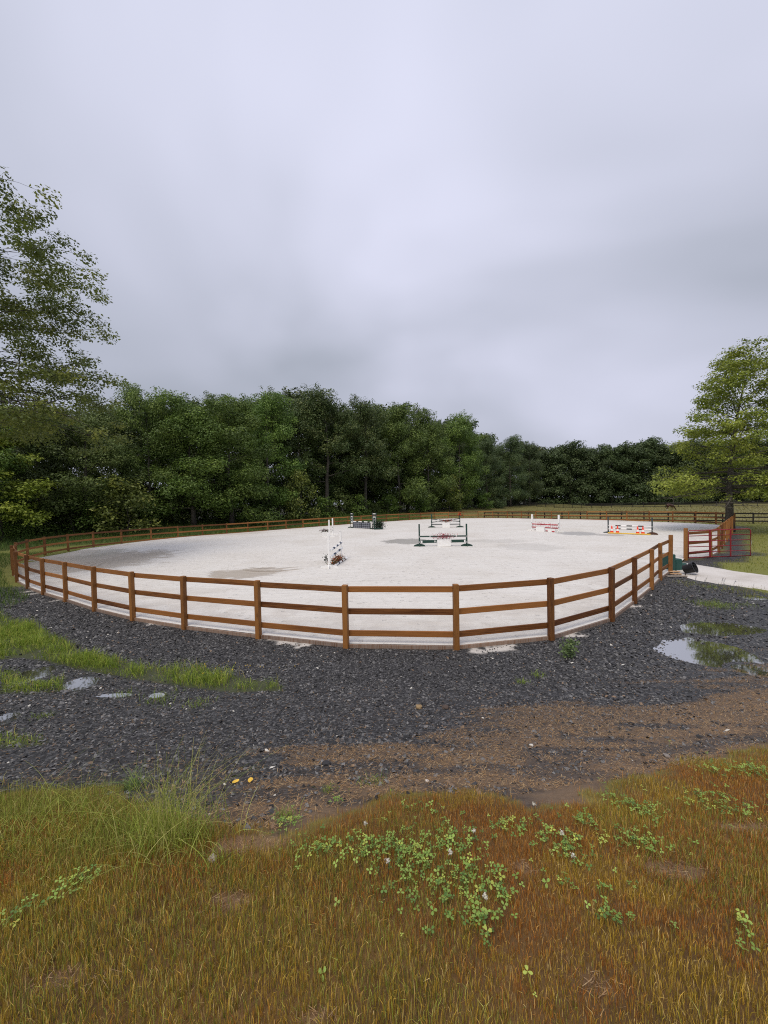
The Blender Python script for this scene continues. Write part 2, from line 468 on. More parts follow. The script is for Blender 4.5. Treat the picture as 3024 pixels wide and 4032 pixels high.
def groundmat():
    s = NT('ground_soil'); v = s.coord()
    z = s.attr('zone', 'Color'); gv = s.attr('grv', 'Fac'); wet = s.attr('wet', 'Fac')
    n1 = s.noise(v, 1.6, 6, 0.6); n2 = s.noise(v, 14, 5, 0.65); n3 = s.noise(v, 70, 3, 0.6)
    mul = s.math('ADD', s.math('MULTIPLY', n1, 0.5), s.math('ADD', s.math('MULTIPLY', n2, 0.75), s.math('MULTIPLY', n3, 0.75)))
    cmul = s.n('ShaderNodeCombineXYZ', {0: mul, 1: mul, 2: mul}).outputs[0]
    c = s.mix(1.0, z, cmul, 'MULTIPLY')
    vo = s.n('ShaderNodeTexVoronoi', {'Vector': s.map(v, sc=(1, 1, 1)), 'Scale': 30.0})
    peb = s.ramp(s.n('ShaderNodeSeparateXYZ', {0: vo.outputs['Color']}).outputs[0], [(0.0, (0.012, 0.012, 0.013)), (0.6, (0.032, 0.032, 0.034)), (1.0, (0.1, 0.1, 0.104))])
    c = s.mix(gv, c, peb)
    h = s.math('ADD', s.math('MULTIPLY', s.math('SUBTRACT', 1.0, vo.outputs['Distance']), gv), s.math('MULTIPLY', n2, 0.6))
    s.bump(h, 0.6, 0.02)
    return s.fin(c, s.math('SUBTRACT', 0.9, s.math('MULTIPLY', wet, 0.6)), 0.4)
MAT['ground'] = groundmat()

def footing():
    s = NT('arena_footing'); v = s.coord()
    n1 = s.noise(v, 0.22, 5, 0.6, 0.4); n2 = s.noise(v, 3.2, 5, 0.65); n3 = s.noise(v, 26, 4, 0.7)
    c = s.ramp(n1, [(0.3, (0.58, 0.555, 0.52)), (0.5, (0.63, 0.613, 0.588)), (0.72, (0.665, 0.654, 0.635))])
    c = s.mix(s.rng(n2, 0.50, 0.72, 0, 0.5), c, (0.49, 0.465, 0.435, 1))
    c = s.mix(s.rng(n3, 0.55, 0.8, 0, 0.3), c, (0.46, 0.44, 0.42, 1))
    wetm = None; nd = s.noise(v, 0.9, 4, 0.6)
    for (cx, cy, rx, ry, rot, st, col) in WETS:
        q = s.n('ShaderNodeVectorMath', operation='SUBTRACT'); s.set(q.inputs[0], v); s.set(q.inputs[1], (cx, cy, 0))
        m = s.map(q.outputs[0], rot=(0, 0, -rot))
        mm = s.map(m, sc=(1 / rx, 1 / ry, 0))
        L = s.n('ShaderNodeVectorMath', {0: mm}, operation='LENGTH').outputs['Value']
        st2 = s.noise(s.map(m, sc=(0.5 / rx * 3, 3.0, 0)), 2.0, 3)
        L = s.math('ADD', L, s.math('MULTIPLY', s.math('SUBTRACT', s.math('ADD', s.math('MULTIPLY', nd, .5), s.math('MULTIPLY', st2, .5)), 0.5), 2.2))
        a = s.math('MULTIPLY', s.rng(L, 0.75, 1.0, 1, 0), st)
        c = s.mix(a, c, (*col, 1))
        wetm = a if wetm is None else s.math('MAXIMUM', wetm, a)
    hl = s.noise(s.map(v, rot=(0, 0, -math.atan2(U[1], U[0])), sc=(0.12, 2.6, 0)), 1.6, 4, 0.6)
    c = s.mix(s.rng(hl, 0.5, 0.72, 0, 0.4), c, (0.47, 0.45, 0.42, 1))
    rim = s.attr('rim', 'Fac'); nt = s.noise(v, 1.1, 4, 0.6)
    tr_ = s.math('MULTIPLY', s.math('MULTIPLY', s.rng(rim, 0.25, 0.9), s.rng(rim, 1.6, 3.4, 1, 0)), s.rng(nt, 0.35, 0.65))
    c = s.mix(s.math('MULTIPLY', tr_, 0.5), c, (0.46, 0.425, 0.39, 1))
    hv = s.n('ShaderNodeTexVoronoi', {'Vector': s.map(v, sc=(1, 1, 0)), 'Scale': 3.4, 'Randomness': 1.0})
    hoof = s.math('MULTIPLY', s.rng(hv.outputs['Distance'], 0.14, 0.26, 1, 0), s.rng(s.math('ADD', s.n('ShaderNodeSeparateXYZ', {0: hv.outputs['Color']}).outputs[0], s.math('MULTIPLY', nt, 0.6)), 0.75, 0.95))
    c = s.mix(s.math('MULTIPLY', hoof, 0.3), c, (0.45, 0.43, 0.4, 1))
    h = s.math('ADD', s.math('MULTIPLY', n2, 1.0), s.math('MULTIPLY', n3, 0.35))
    vo = s.n('ShaderNodeTexVoronoi', {'Vector': v, 'Scale': 2.6}, feature='SMOOTH_F1').outputs['Distance']
    h = s.math('ADD', h, s.math('MULTIPLY', vo, 0.7))
    h = s.math('ADD', s.math('SUBTRACT', h, s.math('MULTIPLY', hoof, 0.6)), s.math('MULTIPLY', hl, 0.8))
    for (cx, cy, r0, r1, fr, ax, ay, ar) in RINGS:
        q = s.n('ShaderNodeVectorMath', operation='DISTANCE'); s.set(q.inputs[0], s.map(v, sc=(1, 1, 0))); s.set(q.inputs[1], (cx, cy, 0))
        q2 = s.n('ShaderNodeVectorMath', operation='DISTANCE'); s.set(q2.inputs[0], s.map(v, sc=(1, 1, 0))); s.set(q2.inputs[1], (ax, ay, 0))
        d = s.math('ADD', q.outputs['Value'], s.math('MULTIPLY', nd, 0.5))
        w = s.math('SINE', s.math('MULTIPLY', d, fr))
        msk = s.math('MULTIPLY', s.math('MULTIPLY', s.rng(d, r0, r0 + 0.5), s.rng(d, r1 - 0.5, r1, 1, 0)), s.rng(q2.outputs['Value'], ar * 0.6, ar, 1, 0))
        h = s.math('ADD', h, s.math('MULTIPLY', s.math('MULTIPLY', w, msk), 0.9))
        c = s.mix(s.math('MULTIPLY', s.math('MULTIPLY', s.rng(w, 0.1, 0.9), msk), 0.7), c, (0.30, 0.25, 0.2, 1))
    s.bump(s.math('MULTIPLY', h, s.math('SUBTRACT', 1.0, s.math('MULTIPLY', wetm, 0.92))), 0.8, 0.06)
    return s.fin(c, s.math('SUBTRACT', 0.92, s.math('MULTIPLY', wetm, 0.72)), s.math('ADD', 0.2, s.math('MULTIPLY', wetm, 0.3)))

def W3(px, py): p = hit(px, py, foot_z); return p
def wet(px, py, wx, wy, st, col):
    a = W3(px, py); l = W3(px - wx, py); r = W3(px + wx, py); f = W3(px, py - wy); n = W3(px, py + wy)
    return (a[0], a[1], abs(r[0] - l[0]) / 2, np.hypot(*(f - n)) / 2, 0.0, st, col)
TAN = (0.43, 0.375, 0.315); GRY = (0.29, 0.28, 0.26); WTN = (0.46, 0.42, 0.37)
WETS = [wet(330, 2212, 290, 36, 0.75, TAN), wet(250, 2190, 200, 22, 0.65, (0.38, 0.365, 0.325)), wet(960, 2256, 150, 20, 0.8, TAN), wet(1600, 2131, 110, 11, 0.75, GRY),
        wet(2270, 2100, 85, 8, 0.75, GRY), wet(2400, 2107, 60, 4, 0.6, GRY), wet(2080, 2153, 130, 16, 0.25, GRY), wet(1950, 2130, 130, 8, 0.25, GRY), wet(1230, 2068, 90, 6, 0.5, WTN),
        wet(700, 2330, 200, 16, 0.3, WTN), wet(900, 2100, 160, 6, 0.3, WTN)]
_a = W3(620, 2203); _b = W3(400, 2203); _c = W3(330, 2245)
_d = W3(1120, 2215); _e = W3(1050, 2255)
RINGS = [(_a[0], _a[1], 2.6, 5.0, 14.0, _b[0], _b[1], 4.6), (_d[0], _d[1], 1.4, 3.2, 10.0, _e[0], _e[1], 2.0)]
MAT['footing'] = footing()

def pathmat():
    s = NT('stone_dust_path'); v = s.coord()
    n1 = s.noise(v, 0.8, 5, 0.6); n3 = s.noise(v, 30, 4, 0.7)
    c = s.ramp(n1, [(0.3, (0.47, 0.44, 0.41)), (0.55, (0.58, 0.555, 0.53)), (0.75, (0.62, 0.6, 0.58))])
    c = s.mix(s.rng(n3, 0.5, 0.8, 0, 0.5), c, (0.4, 0.37, 0.34, 1))
    s.bump(s.math('ADD', n1, n3), 0.5, 0.02)
    return s.fin(c, 0.9, 0.2)
MAT['path'] = pathmat()
def water():
    s = NT('puddle_water'); v = s.coord()
    s.bump(s.noise(v, 9, 2), 0.02, 0.01)
    return s.fin((0.05, 0.046, 0.042), 0.03, 0.9, IOR=4.0)
MAT['water'] = water()

# ------------------------------------------------------------------ foreground zones (plan outlines)
G_EDGE = hits([(-420, 3150), (0, 3125), (300, 3085), (480, 3150), (700, 3235), (900, 3265), (1100, 3275), (1300, 3190), (1600, 3135), (2000, 3135),
               (2300, 3085), (2550, 3040), (2800, 2985), (3024, 2920), (3500, 2800)])
G_POLY = np.vstack([G_EDGE, [[G_EDGE[-1][0] + 1, 0.2], [G_EDGE[0][0] - 0.5, 0.2]]])
STRIP = hits([(-500, 2360), (0, 2425), (130, 2450), (330, 2565), (600, 2625), (800, 2630), (1090, 2690), (1125, 2722), (900, 2728), (620, 2690), (430, 2660), (330, 2640),
              (240, 2620), (160, 2600), (60, 2590), (0, 2600), (-500, 2560)])
STRIP2 = hits([(-300, 2640), (60, 2640), (150, 2690), (260, 2660), (270, 2720), (120, 2735), (-300, 2720)])
STRIP3 = hits([(-300, 2875), (60, 2885), (190, 2905), (180, 2935), (60, 2945), (-300, 2950)])
PATH_UP = hits([(2600, 2200), (2700, 2213), (2790, 2228), (2900, 2247), (3024, 2263), (3400, 2310)])
PATH_LO = hits([(2630, 2262), (2690, 2272), (2740, 2290), (2820, 2302), (2900, 2312), (3024, 2328), (3400, 2375)])
DUST = [hit(a, b) for a, b in [(1130, 2528), (1180, 2535), (1085, 2515), (1940, 2560), (1900, 2566), (1980, 2552), (2505, 2352), (2480, 2385), (115, 2330), (85, 2318), (140, 2338), (230, 2362), (620, 2455), (2250, 2500)]]

BARE = [(hit(a, b), abs(hit(a + w, b)[0] - hit(a - w, b)[0]) / 2, abs(hit(a, b - h)[1] - hit(a, b + h)[1]) / 2) for a, b, w, h in [(2660, 3420, 150, 42), (2930, 3260, 110, 22), (2060, 3420, 45, 30), (980, 3330, 130, 36), (900, 3560, 90, 45), (2340, 3880, 60, 60), (240, 3870, 130, 45), (1240, 4000, 60, 30)]]
def bare_f(x, y):
    m = np.zeros(np.shape(x))
    for c, rx, ry in BARE: m = np.maximum(m, smooth((1.15 - np.hypot((x - c[0]) / rx, (y - c[1]) / ry) + 1.1 * (fbm(x * 5, y * 5, 301, 3) - 0.5)) / 0.5))
    return m
def arena_d(x, y): return polydist(x, y, PERIM)
def in_arena(x, y): return inpoly(x, y, POSTS)
def duff(x, y):      # white stone dust spilled outside the kickboard
    d = np.full(np.shape(x), 9.0)
    for c in DUST: d = np.minimum(d, np.hypot((x - c[0]) / 1.3, y - c[1]))
    return smooth((0.30 - d + 0.5 * (fbm(x * 6, y * 6, 31, 3) - 0.5)) / 0.16)
def straw_f(x, y):   # drifts of washed-up straw and pine needles, tan
    a = fbm(x * 0.45 + 0.3 * y, y * 1.7, 41, 4)
    b = fbm(x * 1.1 + 3, y * 4.2, 43, 3)
    reg = smooth((6.6 - y + 0.26 * x) / 2.4) * (0.25 + 0.75 * smooth((x + 3.5) / 3.0))
    return np.clip(smooth((a * 0.5 + b * 0.5 - 0.64 + 0.26 * reg) / 0.12), 0, 1) * smooth((reg + 0.05) / 0.3)

# ------------------------------------------------------------------ ground sheet
def axis(lo, hi, f0, f1, s, g=1.12):
    a = list(np.arange(f0, f1, s)); d = s; x = f0
    while x > lo: d = min(d * g, 14); x -= d; a.insert(0, x)
    d = s; x = a[-1]
    while x < hi: d = min(d * g, 14); x += d; a.append(x)
    return np.array(a)
gx = axis(-420, 520, -10, 11, 0.075, 1.1); gy = axis(-30, 620, 0.6, 11.5, 0.07, 1.1)
GX, GY = np.meshgrid(gx, gy)
x = GX.ravel(); y = GY.ravel()
ndist = -(x * N[0] + y * N[1])
ina = in_arena(x, y); ad = arena_d(x, y)
gz = ground_z(x, y)
gz = np.where(ina & (ad > 0.5), np.minimum(gz, 0.0) - 0.02, gz)
edge_s = np.where(inpoly(x, y, G_POLY), 1, -1) * polydist(x, y, G_EDGE) + 0.75 * (fbm(x * 1.5, y * 1.5, 211, 4) - 0.5)
ing = edge_s > 0
ingf = smooth((edge_s + 0.12) / 0.3)
st = inpoly(x, y, STRIP) | inpoly(x, y, STRIP2) | inpoly(x, y, STRIP3)
fade = np.hypot(x, y)
gravel_reg = (fade < 26) & ~ing & (y < 17.5) & (ndist < 46) & ~((x < -13.5 - 0.5 * (y - 14)) & (ad > 2.6)) & (x < 13)
rstrip = (~ina) & (ad < 0.75 + 0.9 * fbm(x, y, 5, 2)) & (x > 14) & (ndist < 10) & (y < 48)
gravel_reg = gravel_reg & ~((x > 12.2) & (y > np.interp(x, PATH_UP[:, 0], PATH_UP[:, 1]) - 0.6))
gravel_reg = gravel_reg | rstrip
zone = np.zeros((len(x), 3))
nz = fbm(x * 0.08, y * 0.08, 51, 4)[:, None]
lawn = np.array([0.13, 0.15, 0.025]) * (1 - nz) + np.array([0.19, 0.18, 0.042]) * nz
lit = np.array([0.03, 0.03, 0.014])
zone[:] = lawn
meadow = smooth((ndist - 44) / 3)[:, None]
zone = zone * (1 - meadow) + meadow * np.array([0.06, 0.085, 0.02])
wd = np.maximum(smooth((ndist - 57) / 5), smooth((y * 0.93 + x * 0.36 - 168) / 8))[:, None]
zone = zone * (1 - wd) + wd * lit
field = (smooth((x * U[0] + y * U[1] - 58) / 4) * (1 - wd[:, 0]))[:, None]
zone = zone * (1 - field) + field * (np.array([0.17, 0.15, 0.045]) * nz + np.array([0.13, 0.125, 0.035]) * (1 - nz))
sf = straw_f(x, y)
dirtm = fbm(x * 0.9, y * 1.8, 61, 4)
dark = np.array([0.024, 0.023, 0.023]); tan = np.array([0.24, 0.155, 0.085]); brown = np.array([0.085, 0.06, 0.042])
edge_d = polydist(x, y, G_EDGE)
bmix = np.clip(smooth((1.7 - edge_d) / 1.5) * 0.85 + 0.3 * (dirtm - 0.4), 0, 1)
bmix = bmix * (0.3 + 0.7 * smooth((x + 3.5) / 3.0))
gcol = dark * (1 - bmix)[:, None] + brown * bmix[:, None]
gcol = gcol * (1 - 0.45 * sf)[:, None] + tan * (0.45 * sf)[:, None]
df = duff(x, y) * smooth((0.5 - ad) / 0.2)
gcol = gcol * (1 - df)[:, None] + np.array([0.5, 0.475, 0.45]) * df[:, None]
zone[gravel_reg] = gcol[gravel_reg]
zone = zone * (1 - ingf)[:, None] + (np.array([0.12, 0.066, 0.022]) * (0.6 + 0.8 * fbm(x * 2.2, y * 2.2, 215, 3))[:, None]) * ingf[:, None]
bare = bare_f(x, y)
zone[ing] = zone[ing] * (1 - 0.6 * bare[ing])[:, None] + np.array([0.24, 0.15, 0.09]) * (0.6 * bare[ing])[:, None]
zone[st] = np.array([0.05, 0.06, 0.018])
grv = np.where(gravel_reg, np.clip(1 - 0.8 * bmix - 0.5 * sf - df, 0, 1), 0) * np.where(st, 0.2, 1)
wetv = np.zeros(len(x))
for (cx, cy, rx, ry, dp, lv) in PUD:
    wetv = np.maximum(wetv, smooth((2.6 - np.hypot((x - cx) / rx, (y - cy) / ry)) / 1.2))
wetv = np.maximum(wetv, 0.55 * gravel_reg) * np.where(df > 0.3, 0, 1) * ~ing
nx, ny = len(gx), len(gy)
ii = np.arange(nx * ny).reshape(ny, nx)
quads = np.stack([ii[:-1, :-1].ravel(), ii[:-1, 1:].ravel(), ii[1:, 1:].ravel(), ii[1:, :-1].ravel()], 1)
gme = npmesh('ground', np.stack([x, y, gz], 1), [quads], MAT['ground'],
             {'zone': ('FLOAT_COLOR', 'POINT', np.c_[zone, np.ones(len(x))]), 'grv': ('FLOAT', 'POINT', grv), 'wet': ('FLOAT', 'POINT', wetv)}, True)
kind(obj('ground', gme), 'structure')

# arena footing: rings from the fence line to the middle
def resample(p, step):
    out = []
    for a, b in zip(p[:-1], p[1:]):
        n = max(1, int(np.hypot(*(b - a)) / step))
        for k in range(n): out.append(a + (b - a) * k / n)
    return np.array(out)
per = resample(PERIM, 0.42)
cen = POSTS.mean(0)
prevp = np.roll(per, 1, 0); nextp = np.roll(per, -1, 0)
tn = nextp - prevp; tn /= np.linalg.norm(tn, axis=1)[:, None]
inw = np.stack([tn[:, 1], -tn[:, 0]], 1)
inw *= np.sign(((cen - per) * inw).sum(1))[:, None]
per_in = per + inw * 0.045
ts = np.concatenate([[0, 0.004, 0.01, 0.02, 0.035], np.linspace(0.055, 0.985, 46), [1.0]])
VV = []
for t in ts:
    q = per_in * (1 - t) + cen * t
    zf_ = foot_z(q[:, 0], q[:, 1]) + 0.02 * (fbm(q[:, 0] * 1.4, q[:, 1] * 1.4, 81, 3) - 0.5) * min(1, t * 30)
    VV.append(np.c_[q, zf_])
m = len(per); VV = np.vstack(VV)
ii = np.arange(m * len(ts)).reshape(len(ts), m)
a = ii[:-1]; b = ii[1:]
quads = np.stack([a.ravel(), np.roll(a, -1, 1).ravel(), np.roll(b, -1, 1).ravel(), b.ravel()], 1)
fme = npmesh('arena_footing', VV, [quads], MAT['footing'], {'rim': ('FLOAT', 'POINT', polydist(VV[:, 0], VV[:, 1], PERIM))}, True)
if fme.polygons[0].normal.z < 0: fme.flip_normals()
kind(obj('arena_footing', fme), 'structure')

# stone-dust path out of the gate
k = np.linspace(0, 1, 90); kk = np.linspace(0, 1, len(PATH_UP))
pu = np.stack([np.interp(k, kk, PATH_UP[:, 0]), np.interp(k, kk, PATH_UP[:, 1])], 1)
kk = np.linspace(0, 1, len(PATH_LO))
pl = np.stack([np.interp(k, kk, PATH_LO[:, 0]), np.interp(k, kk, PATH_LO[:, 1])], 1)
pu[:, 1] += 0.25 * (fbm(k * 40, k * 0, 3, 3) - 0.5); pl[:, 1] += 0.5 * (fbm(k * 45, k * 0 + 4, 5, 3) - 0.5)
rows = np.linspace(0, 1, 14); VV = []
for r in rows:
    q = pu * (1 - r) + pl * r
    e = smooth(min(r, 1 - r) / 0.12)
    VV.append(np.c_[q, ground_z(q[:, 0], q[:, 1]) - 0.05 + 0.095 * e + 0.02 * (fbm(q[:, 0] * 2, q[:, 1] * 2, 8, 3) - 0.5)])
VV = np.vstack(VV); ii = np.arange(14 * 90).reshape(14, 90)
quads = np.stack([ii[:-1, :-1].ravel(), ii[1:, :-1].ravel(), ii[1:, 1:].ravel(), ii[:-1, 1:].ravel()], 1)
pme = npmesh('path', VV, [quads], MAT['path'], None, True)
kind(obj('path', pme), 'structure')

# puddles: flat water sheets in real hollows
for i, (cx, cy, rx, ry, dp, lv) in enumerate(PUD):
    an = np.linspace(0, 2 * math.pi, 28, endpoint=False)
    ring = np.c_[cx + 1.22 * rx * np.cos(an), cy + 1.22 * ry * np.sin(an), np.full(28, lv - 0.004 - 0.0007 * i)]
    me = npmesh('puddle', ring, [np.arange(28)[None, :]], MAT['water'])
    kind(obj('puddle', me), 'structure')

# ------------------------------------------------------------------ scatter builders
def blades(name, px, py, pz, h, w, lean, cols, mat, seg_bend=0.5):
    n = len(px)
    az = rng.uniform(0, 2 * math.pi, n); fa = rng.uniform(0, 2 * math.pi, n)
    sx, sy = np.cos(fa) * w / 2, np.sin(fa) * w / 2
    lx, ly = np.cos(az) * lean * h, np.sin(az) * lean * h
    V = np.zeros((n, 5, 3))
    V[:, 0] = np.c_[px - sx, py - sy, pz]; V[:, 1] = np.c_[px + sx, py + sy, pz]
    mx, my, mz = px + lx * 0.35, py + ly * 0.35, pz + h * 0.6
    V[:, 2] = np.c_[mx - sx * 0.8, my - sy * 0.8, mz]; V[:, 3] = np.c_[mx + sx * 0.8, my + sy * 0.8, mz]
    V[:, 4] = np.c_[px + lx, py + ly, pz + h * np.clip(1.0 - 0.35 * lean, 0.3, 1)]
    b = np.arange(n)[:, None] * 5
    q = b + np.array([[0, 1, 3, 2]]); t = b + np.array([[2, 3, 4]])
    c = np.repeat(cols, 5, 0)
    return npmesh(name, V.reshape(-1, 3), [q, t], mat, {'gcol': ('FLOAT_COLOR', 'POINT', np.c_[c, np.ones(len(c))])})

def stones(name, px, py, pz, r, cols, mat, flat=0.55):
    n = len(px)
    D = np.array([[1, 0, 0], [0, 1, 0], [-1, 0, 0], [0, -1, 0], [0, 0, 1], [0, 0, -1]], float)
    V = D[None] * (1 + rng.uniform(-0.35, 0.35, (n, 6, 1))) + rng.uniform(-0.28, 0.28, (n, 6, 3))
    V[:, :, 0] *= rng.uniform(0.75, 1.5, (n, 1)); V[:, :, 2] *= flat
    # random tilt
    ax = rng.normal(0, 0.5, (n, 2)); V[:, :, 2] += V[:, :, 0] * ax[:, :1] * 0.6 + V[:, :, 1] * ax[:, 1:] * 0.6
    a = rng.uniform(0, 6.28, n); ca, sa = np.cos(a)[:, None], np.sin(a)[:, None]
    X = V[:, :, 0] * ca - V[:, :, 1] * sa; Y = V[:, :, 0] * sa + V[:, :, 1] * ca
    V = np.stack([X, Y, V[:, :, 2]], 2) * r[:, None, None]
    V += np.c_[px, py, pz + r * flat * 0.45][:, None, :]
    T = np.array([[0, 1, 4], [1, 2, 4], [2, 3, 4], [3, 0, 4], [1, 0, 5], [2, 1, 5], [3, 2, 5], [0, 3, 5]])
    f = (np.arange(n)[:, None, None] * 6 + T[None]).reshape(-1, 3)
    c = np.repeat(cols, 6, 0)
    return npmesh(name, V.reshape(-1, 3), [f], mat, {'gcol': ('FLOAT_COLOR', 'POINT', np.c_[c, np.ones(len(c))])})

def rand_in(poly, dens, rg=None):
    poly = np.asarray(poly); lo = poly.min(0); hi = poly.max(0)
    n = int(dens * (hi[0] - lo[0]) * (hi[1] - lo[1]))
    a = rng.uniform(lo[0], hi[0], n); b = rng.uniform(lo[1], hi[1], n)
    k = inpoly(a, b, poly); return a[k], b[k]

def pick(cols, w, n):
    i = rng.choice(len(cols), n, p=np.array(w) / np.sum(w)); return np.array(cols)[i]

# slate gravel
n = 290000
a = rng.uniform(-17, 12.5, n); b = rng.uniform(2.2, 17.5, n)
ad_ = arena_d(a, b); ed = polydist(a, b, G_EDGE)
keep = ~in_arena(a, b) & (ad_ > 0.06) & ~inpoly(a, b, G_POLY)
keep &= ~((a < -13.5 - 0.5 * (b - 14)) & (ad_ > 2.8))
keep &= ~(inpoly(a, b, np.vstack([PATH_UP, PATH_LO[::-1]])))
den = np.where(ad_ < 2.3, 1.0, 0.62) * (1 - 0.35 * smooth((1.3 - ed) / 1.2)) * (1 - 0.4 * straw_f(a, b))
den *= np.where((a > 4.6) & (ad_ > 2.6), 0.4, 1.0) * (1 - duff(a, b) * (ad_ < 0.6) * 0.8)
den *= np.where(inpoly(a, b, STRIP), 0.1, 1)
for (cx, cy, rx, ry, dp, lv) in PUD: den *= np.clip(np.hypot((a - cx) / rx, (b - cy) / ry) - 0.35, 0.05, 1)
den *= np.clip(9.5 / np.hypot(a, b), 0.35, 1)
den *= 0.55 + 0.9 * fbm(a * 0.8, b * 1.4, 91, 3)
keep &= rng.uniform(0, 1, n) < den
a, b = a[keep], b[keep]; n = len(a)
r = 0.008 + 0.024 * rng.uniform(0, 1, n) ** 2.6 * (0.85 + 0.5 * smooth((np.hypot(a, b) - 6) / 9))
g = np.clip(rng.uniform(0, 1, n) ** 1.9 * (0.6 + 0.9 * fbm(a * 0.9, b * 1.5, 191, 3) + 0.35 * smooth((arena_d(a, b) - 1.2) / 2.0)), 0, 1)
cols = np.array([0.009, 0.009, 0.0105])[None] * (1 - g[:, None]) + np.array([0.165, 0.163, 0.165])[None] * g[:, None]
wht = rng.uniform(0, 1, n) < 0.0035
cols[wht] = np.array([0.62, 0.6, 0.55]); r[wht] *= 1.05
tn_ = rng.uniform(0, 1, n) < 0.02 + 0.18 * smooth((6.5 - b + 0.25 * a) / 3)
cols[tn_] = np.array([0.19, 0.13, 0.085]) * rng.uniform(0.5, 1.3, (tn_.sum(), 1))
o = obj('gravel', stones('gravel', a, b, ground_z(a, b), r, cols, MAT['stones'])); kind(o, 'stuff')

# straw and needles washed over the gravel
n = 220000
a = rng.uniform(-7, 12, n); b = rng.uniform(2.3, 8.6, n)
ed = polydist(a, b, G_EDGE)
keep = ~in_arena(a, b) & (arena_d(a, b) > 0.8) & ~inpoly(a, b, G_POLY)
keep &= rng.uniform(0, 1, n) < np.clip(straw_f(a, b) * 0.95 + 0.4 * smooth((1.8 - ed) / 1.6) * (0.2 + 0.8 * smooth((a + 3.5) / 3.0)), 0.06 * smooth((arena_d(a, b) - 1.5) / 1.5), 1)
a, b = a[keep], b[keep]; n = len(a)
L = rng.uniform(0.006, 0.028, n); az = rng.normal(0.1, 0.8, n)
z = ground_z(a, b) + rng.uniform(0.004, 0.02, n)
w = rng.uniform(0.0008, 0.0022, n)
dxs, dys = np.cos(az), np.sin(az)
V = np.zeros((n, 4, 3))
zt = rng.normal(0, 0.006, n)
V[:, 0] = np.c_[a - dxs * L - dys * w, b - dys * L + dxs * w, z - zt]; V[:, 1] = np.c_[a - dxs * L + dys * w, b - dys * L - dxs * w, z - zt]
V[:, 2] = np.c_[a + dxs * L + dys * w, b + dys * L - dxs * w, z + zt]; V[:, 3] = np.c_[a + dxs * L - dys * w, b + dys * L + dxs * w, z + zt]
cols = pick([(0.42, 0.26, 0.12), (0.3, 0.18, 0.085), (0.52, 0.38, 0.21), (0.15, 0.095, 0.055)], [3, 3, 1.2, 3], n)
me = npmesh('straw', V.reshape(-1, 3), [np.arange(n * 4).reshape(-1, 4)], MAT['blade'], {'gcol': ('FLOAT_COLOR', 'POINT', np.c_[np.repeat(cols, 4, 0), np.ones(n * 4)])})
kind(obj('straw', me), 'stuff')

def thatch():
    P = []
    for c, rx, ry in BARE:
        k_ = int(2200 * rx * ry * 3.14) + 30
        P.append(np.c_[c[0] + rng.normal(0, 0.7, k_) * rx, c[1] + rng.normal(0, 0.7, k_) * ry])
    P = np.vstack(P); n = len(P); a, b = P[:, 0], P[:, 1]
    L = rng.uniform(0.006, 0.026, n); az = rng.uniform(0, 3.14, n); z = ground_z(a, b) + rng.uniform(0.003, 0.02, n); w = rng.uniform(0.0006, 0.0015, n); zt = rng.normal(0, 0.006, n)
    dx_, dy_ = np.cos(az), np.sin(az); V = np.zeros((n, 4, 3))
    V[:, 0] = np.c_[a - dx_ * L - dy_ * w, b - dy_ * L + dx_ * w, z - zt]; V[:, 1] = np.c_[a - dx_ * L + dy_ * w, b - dy_ * L - dx_ * w, z - zt]
    V[:, 2] = np.c_[a + dx_ * L + dy_ * w, b + dy_ * L - dx_ * w, z + zt]; V[:, 3] = np.c_[a + dx_ * L - dy_ * w, b + dy_ * L + dx_ * w, z + zt]
    cols = pick([(0.36, 0.23, 0.12), (0.26, 0.15, 0.075), (0.48, 0.35, 0.2), (0.17, 0.1, 0.05)], [3, 3, 1.2, 3], n)
    me = npmesh('straw', V.reshape(-1, 3), [np.arange(n * 4).reshape(-1, 4)], MAT['blade'], {'gcol': ('FLOAT_COLOR', 'POINT', np.c_[np.repeat(cols, 4, 0), np.ones(n * 4)])})
    kind(obj('straw', me), 'stuff')
thatch()
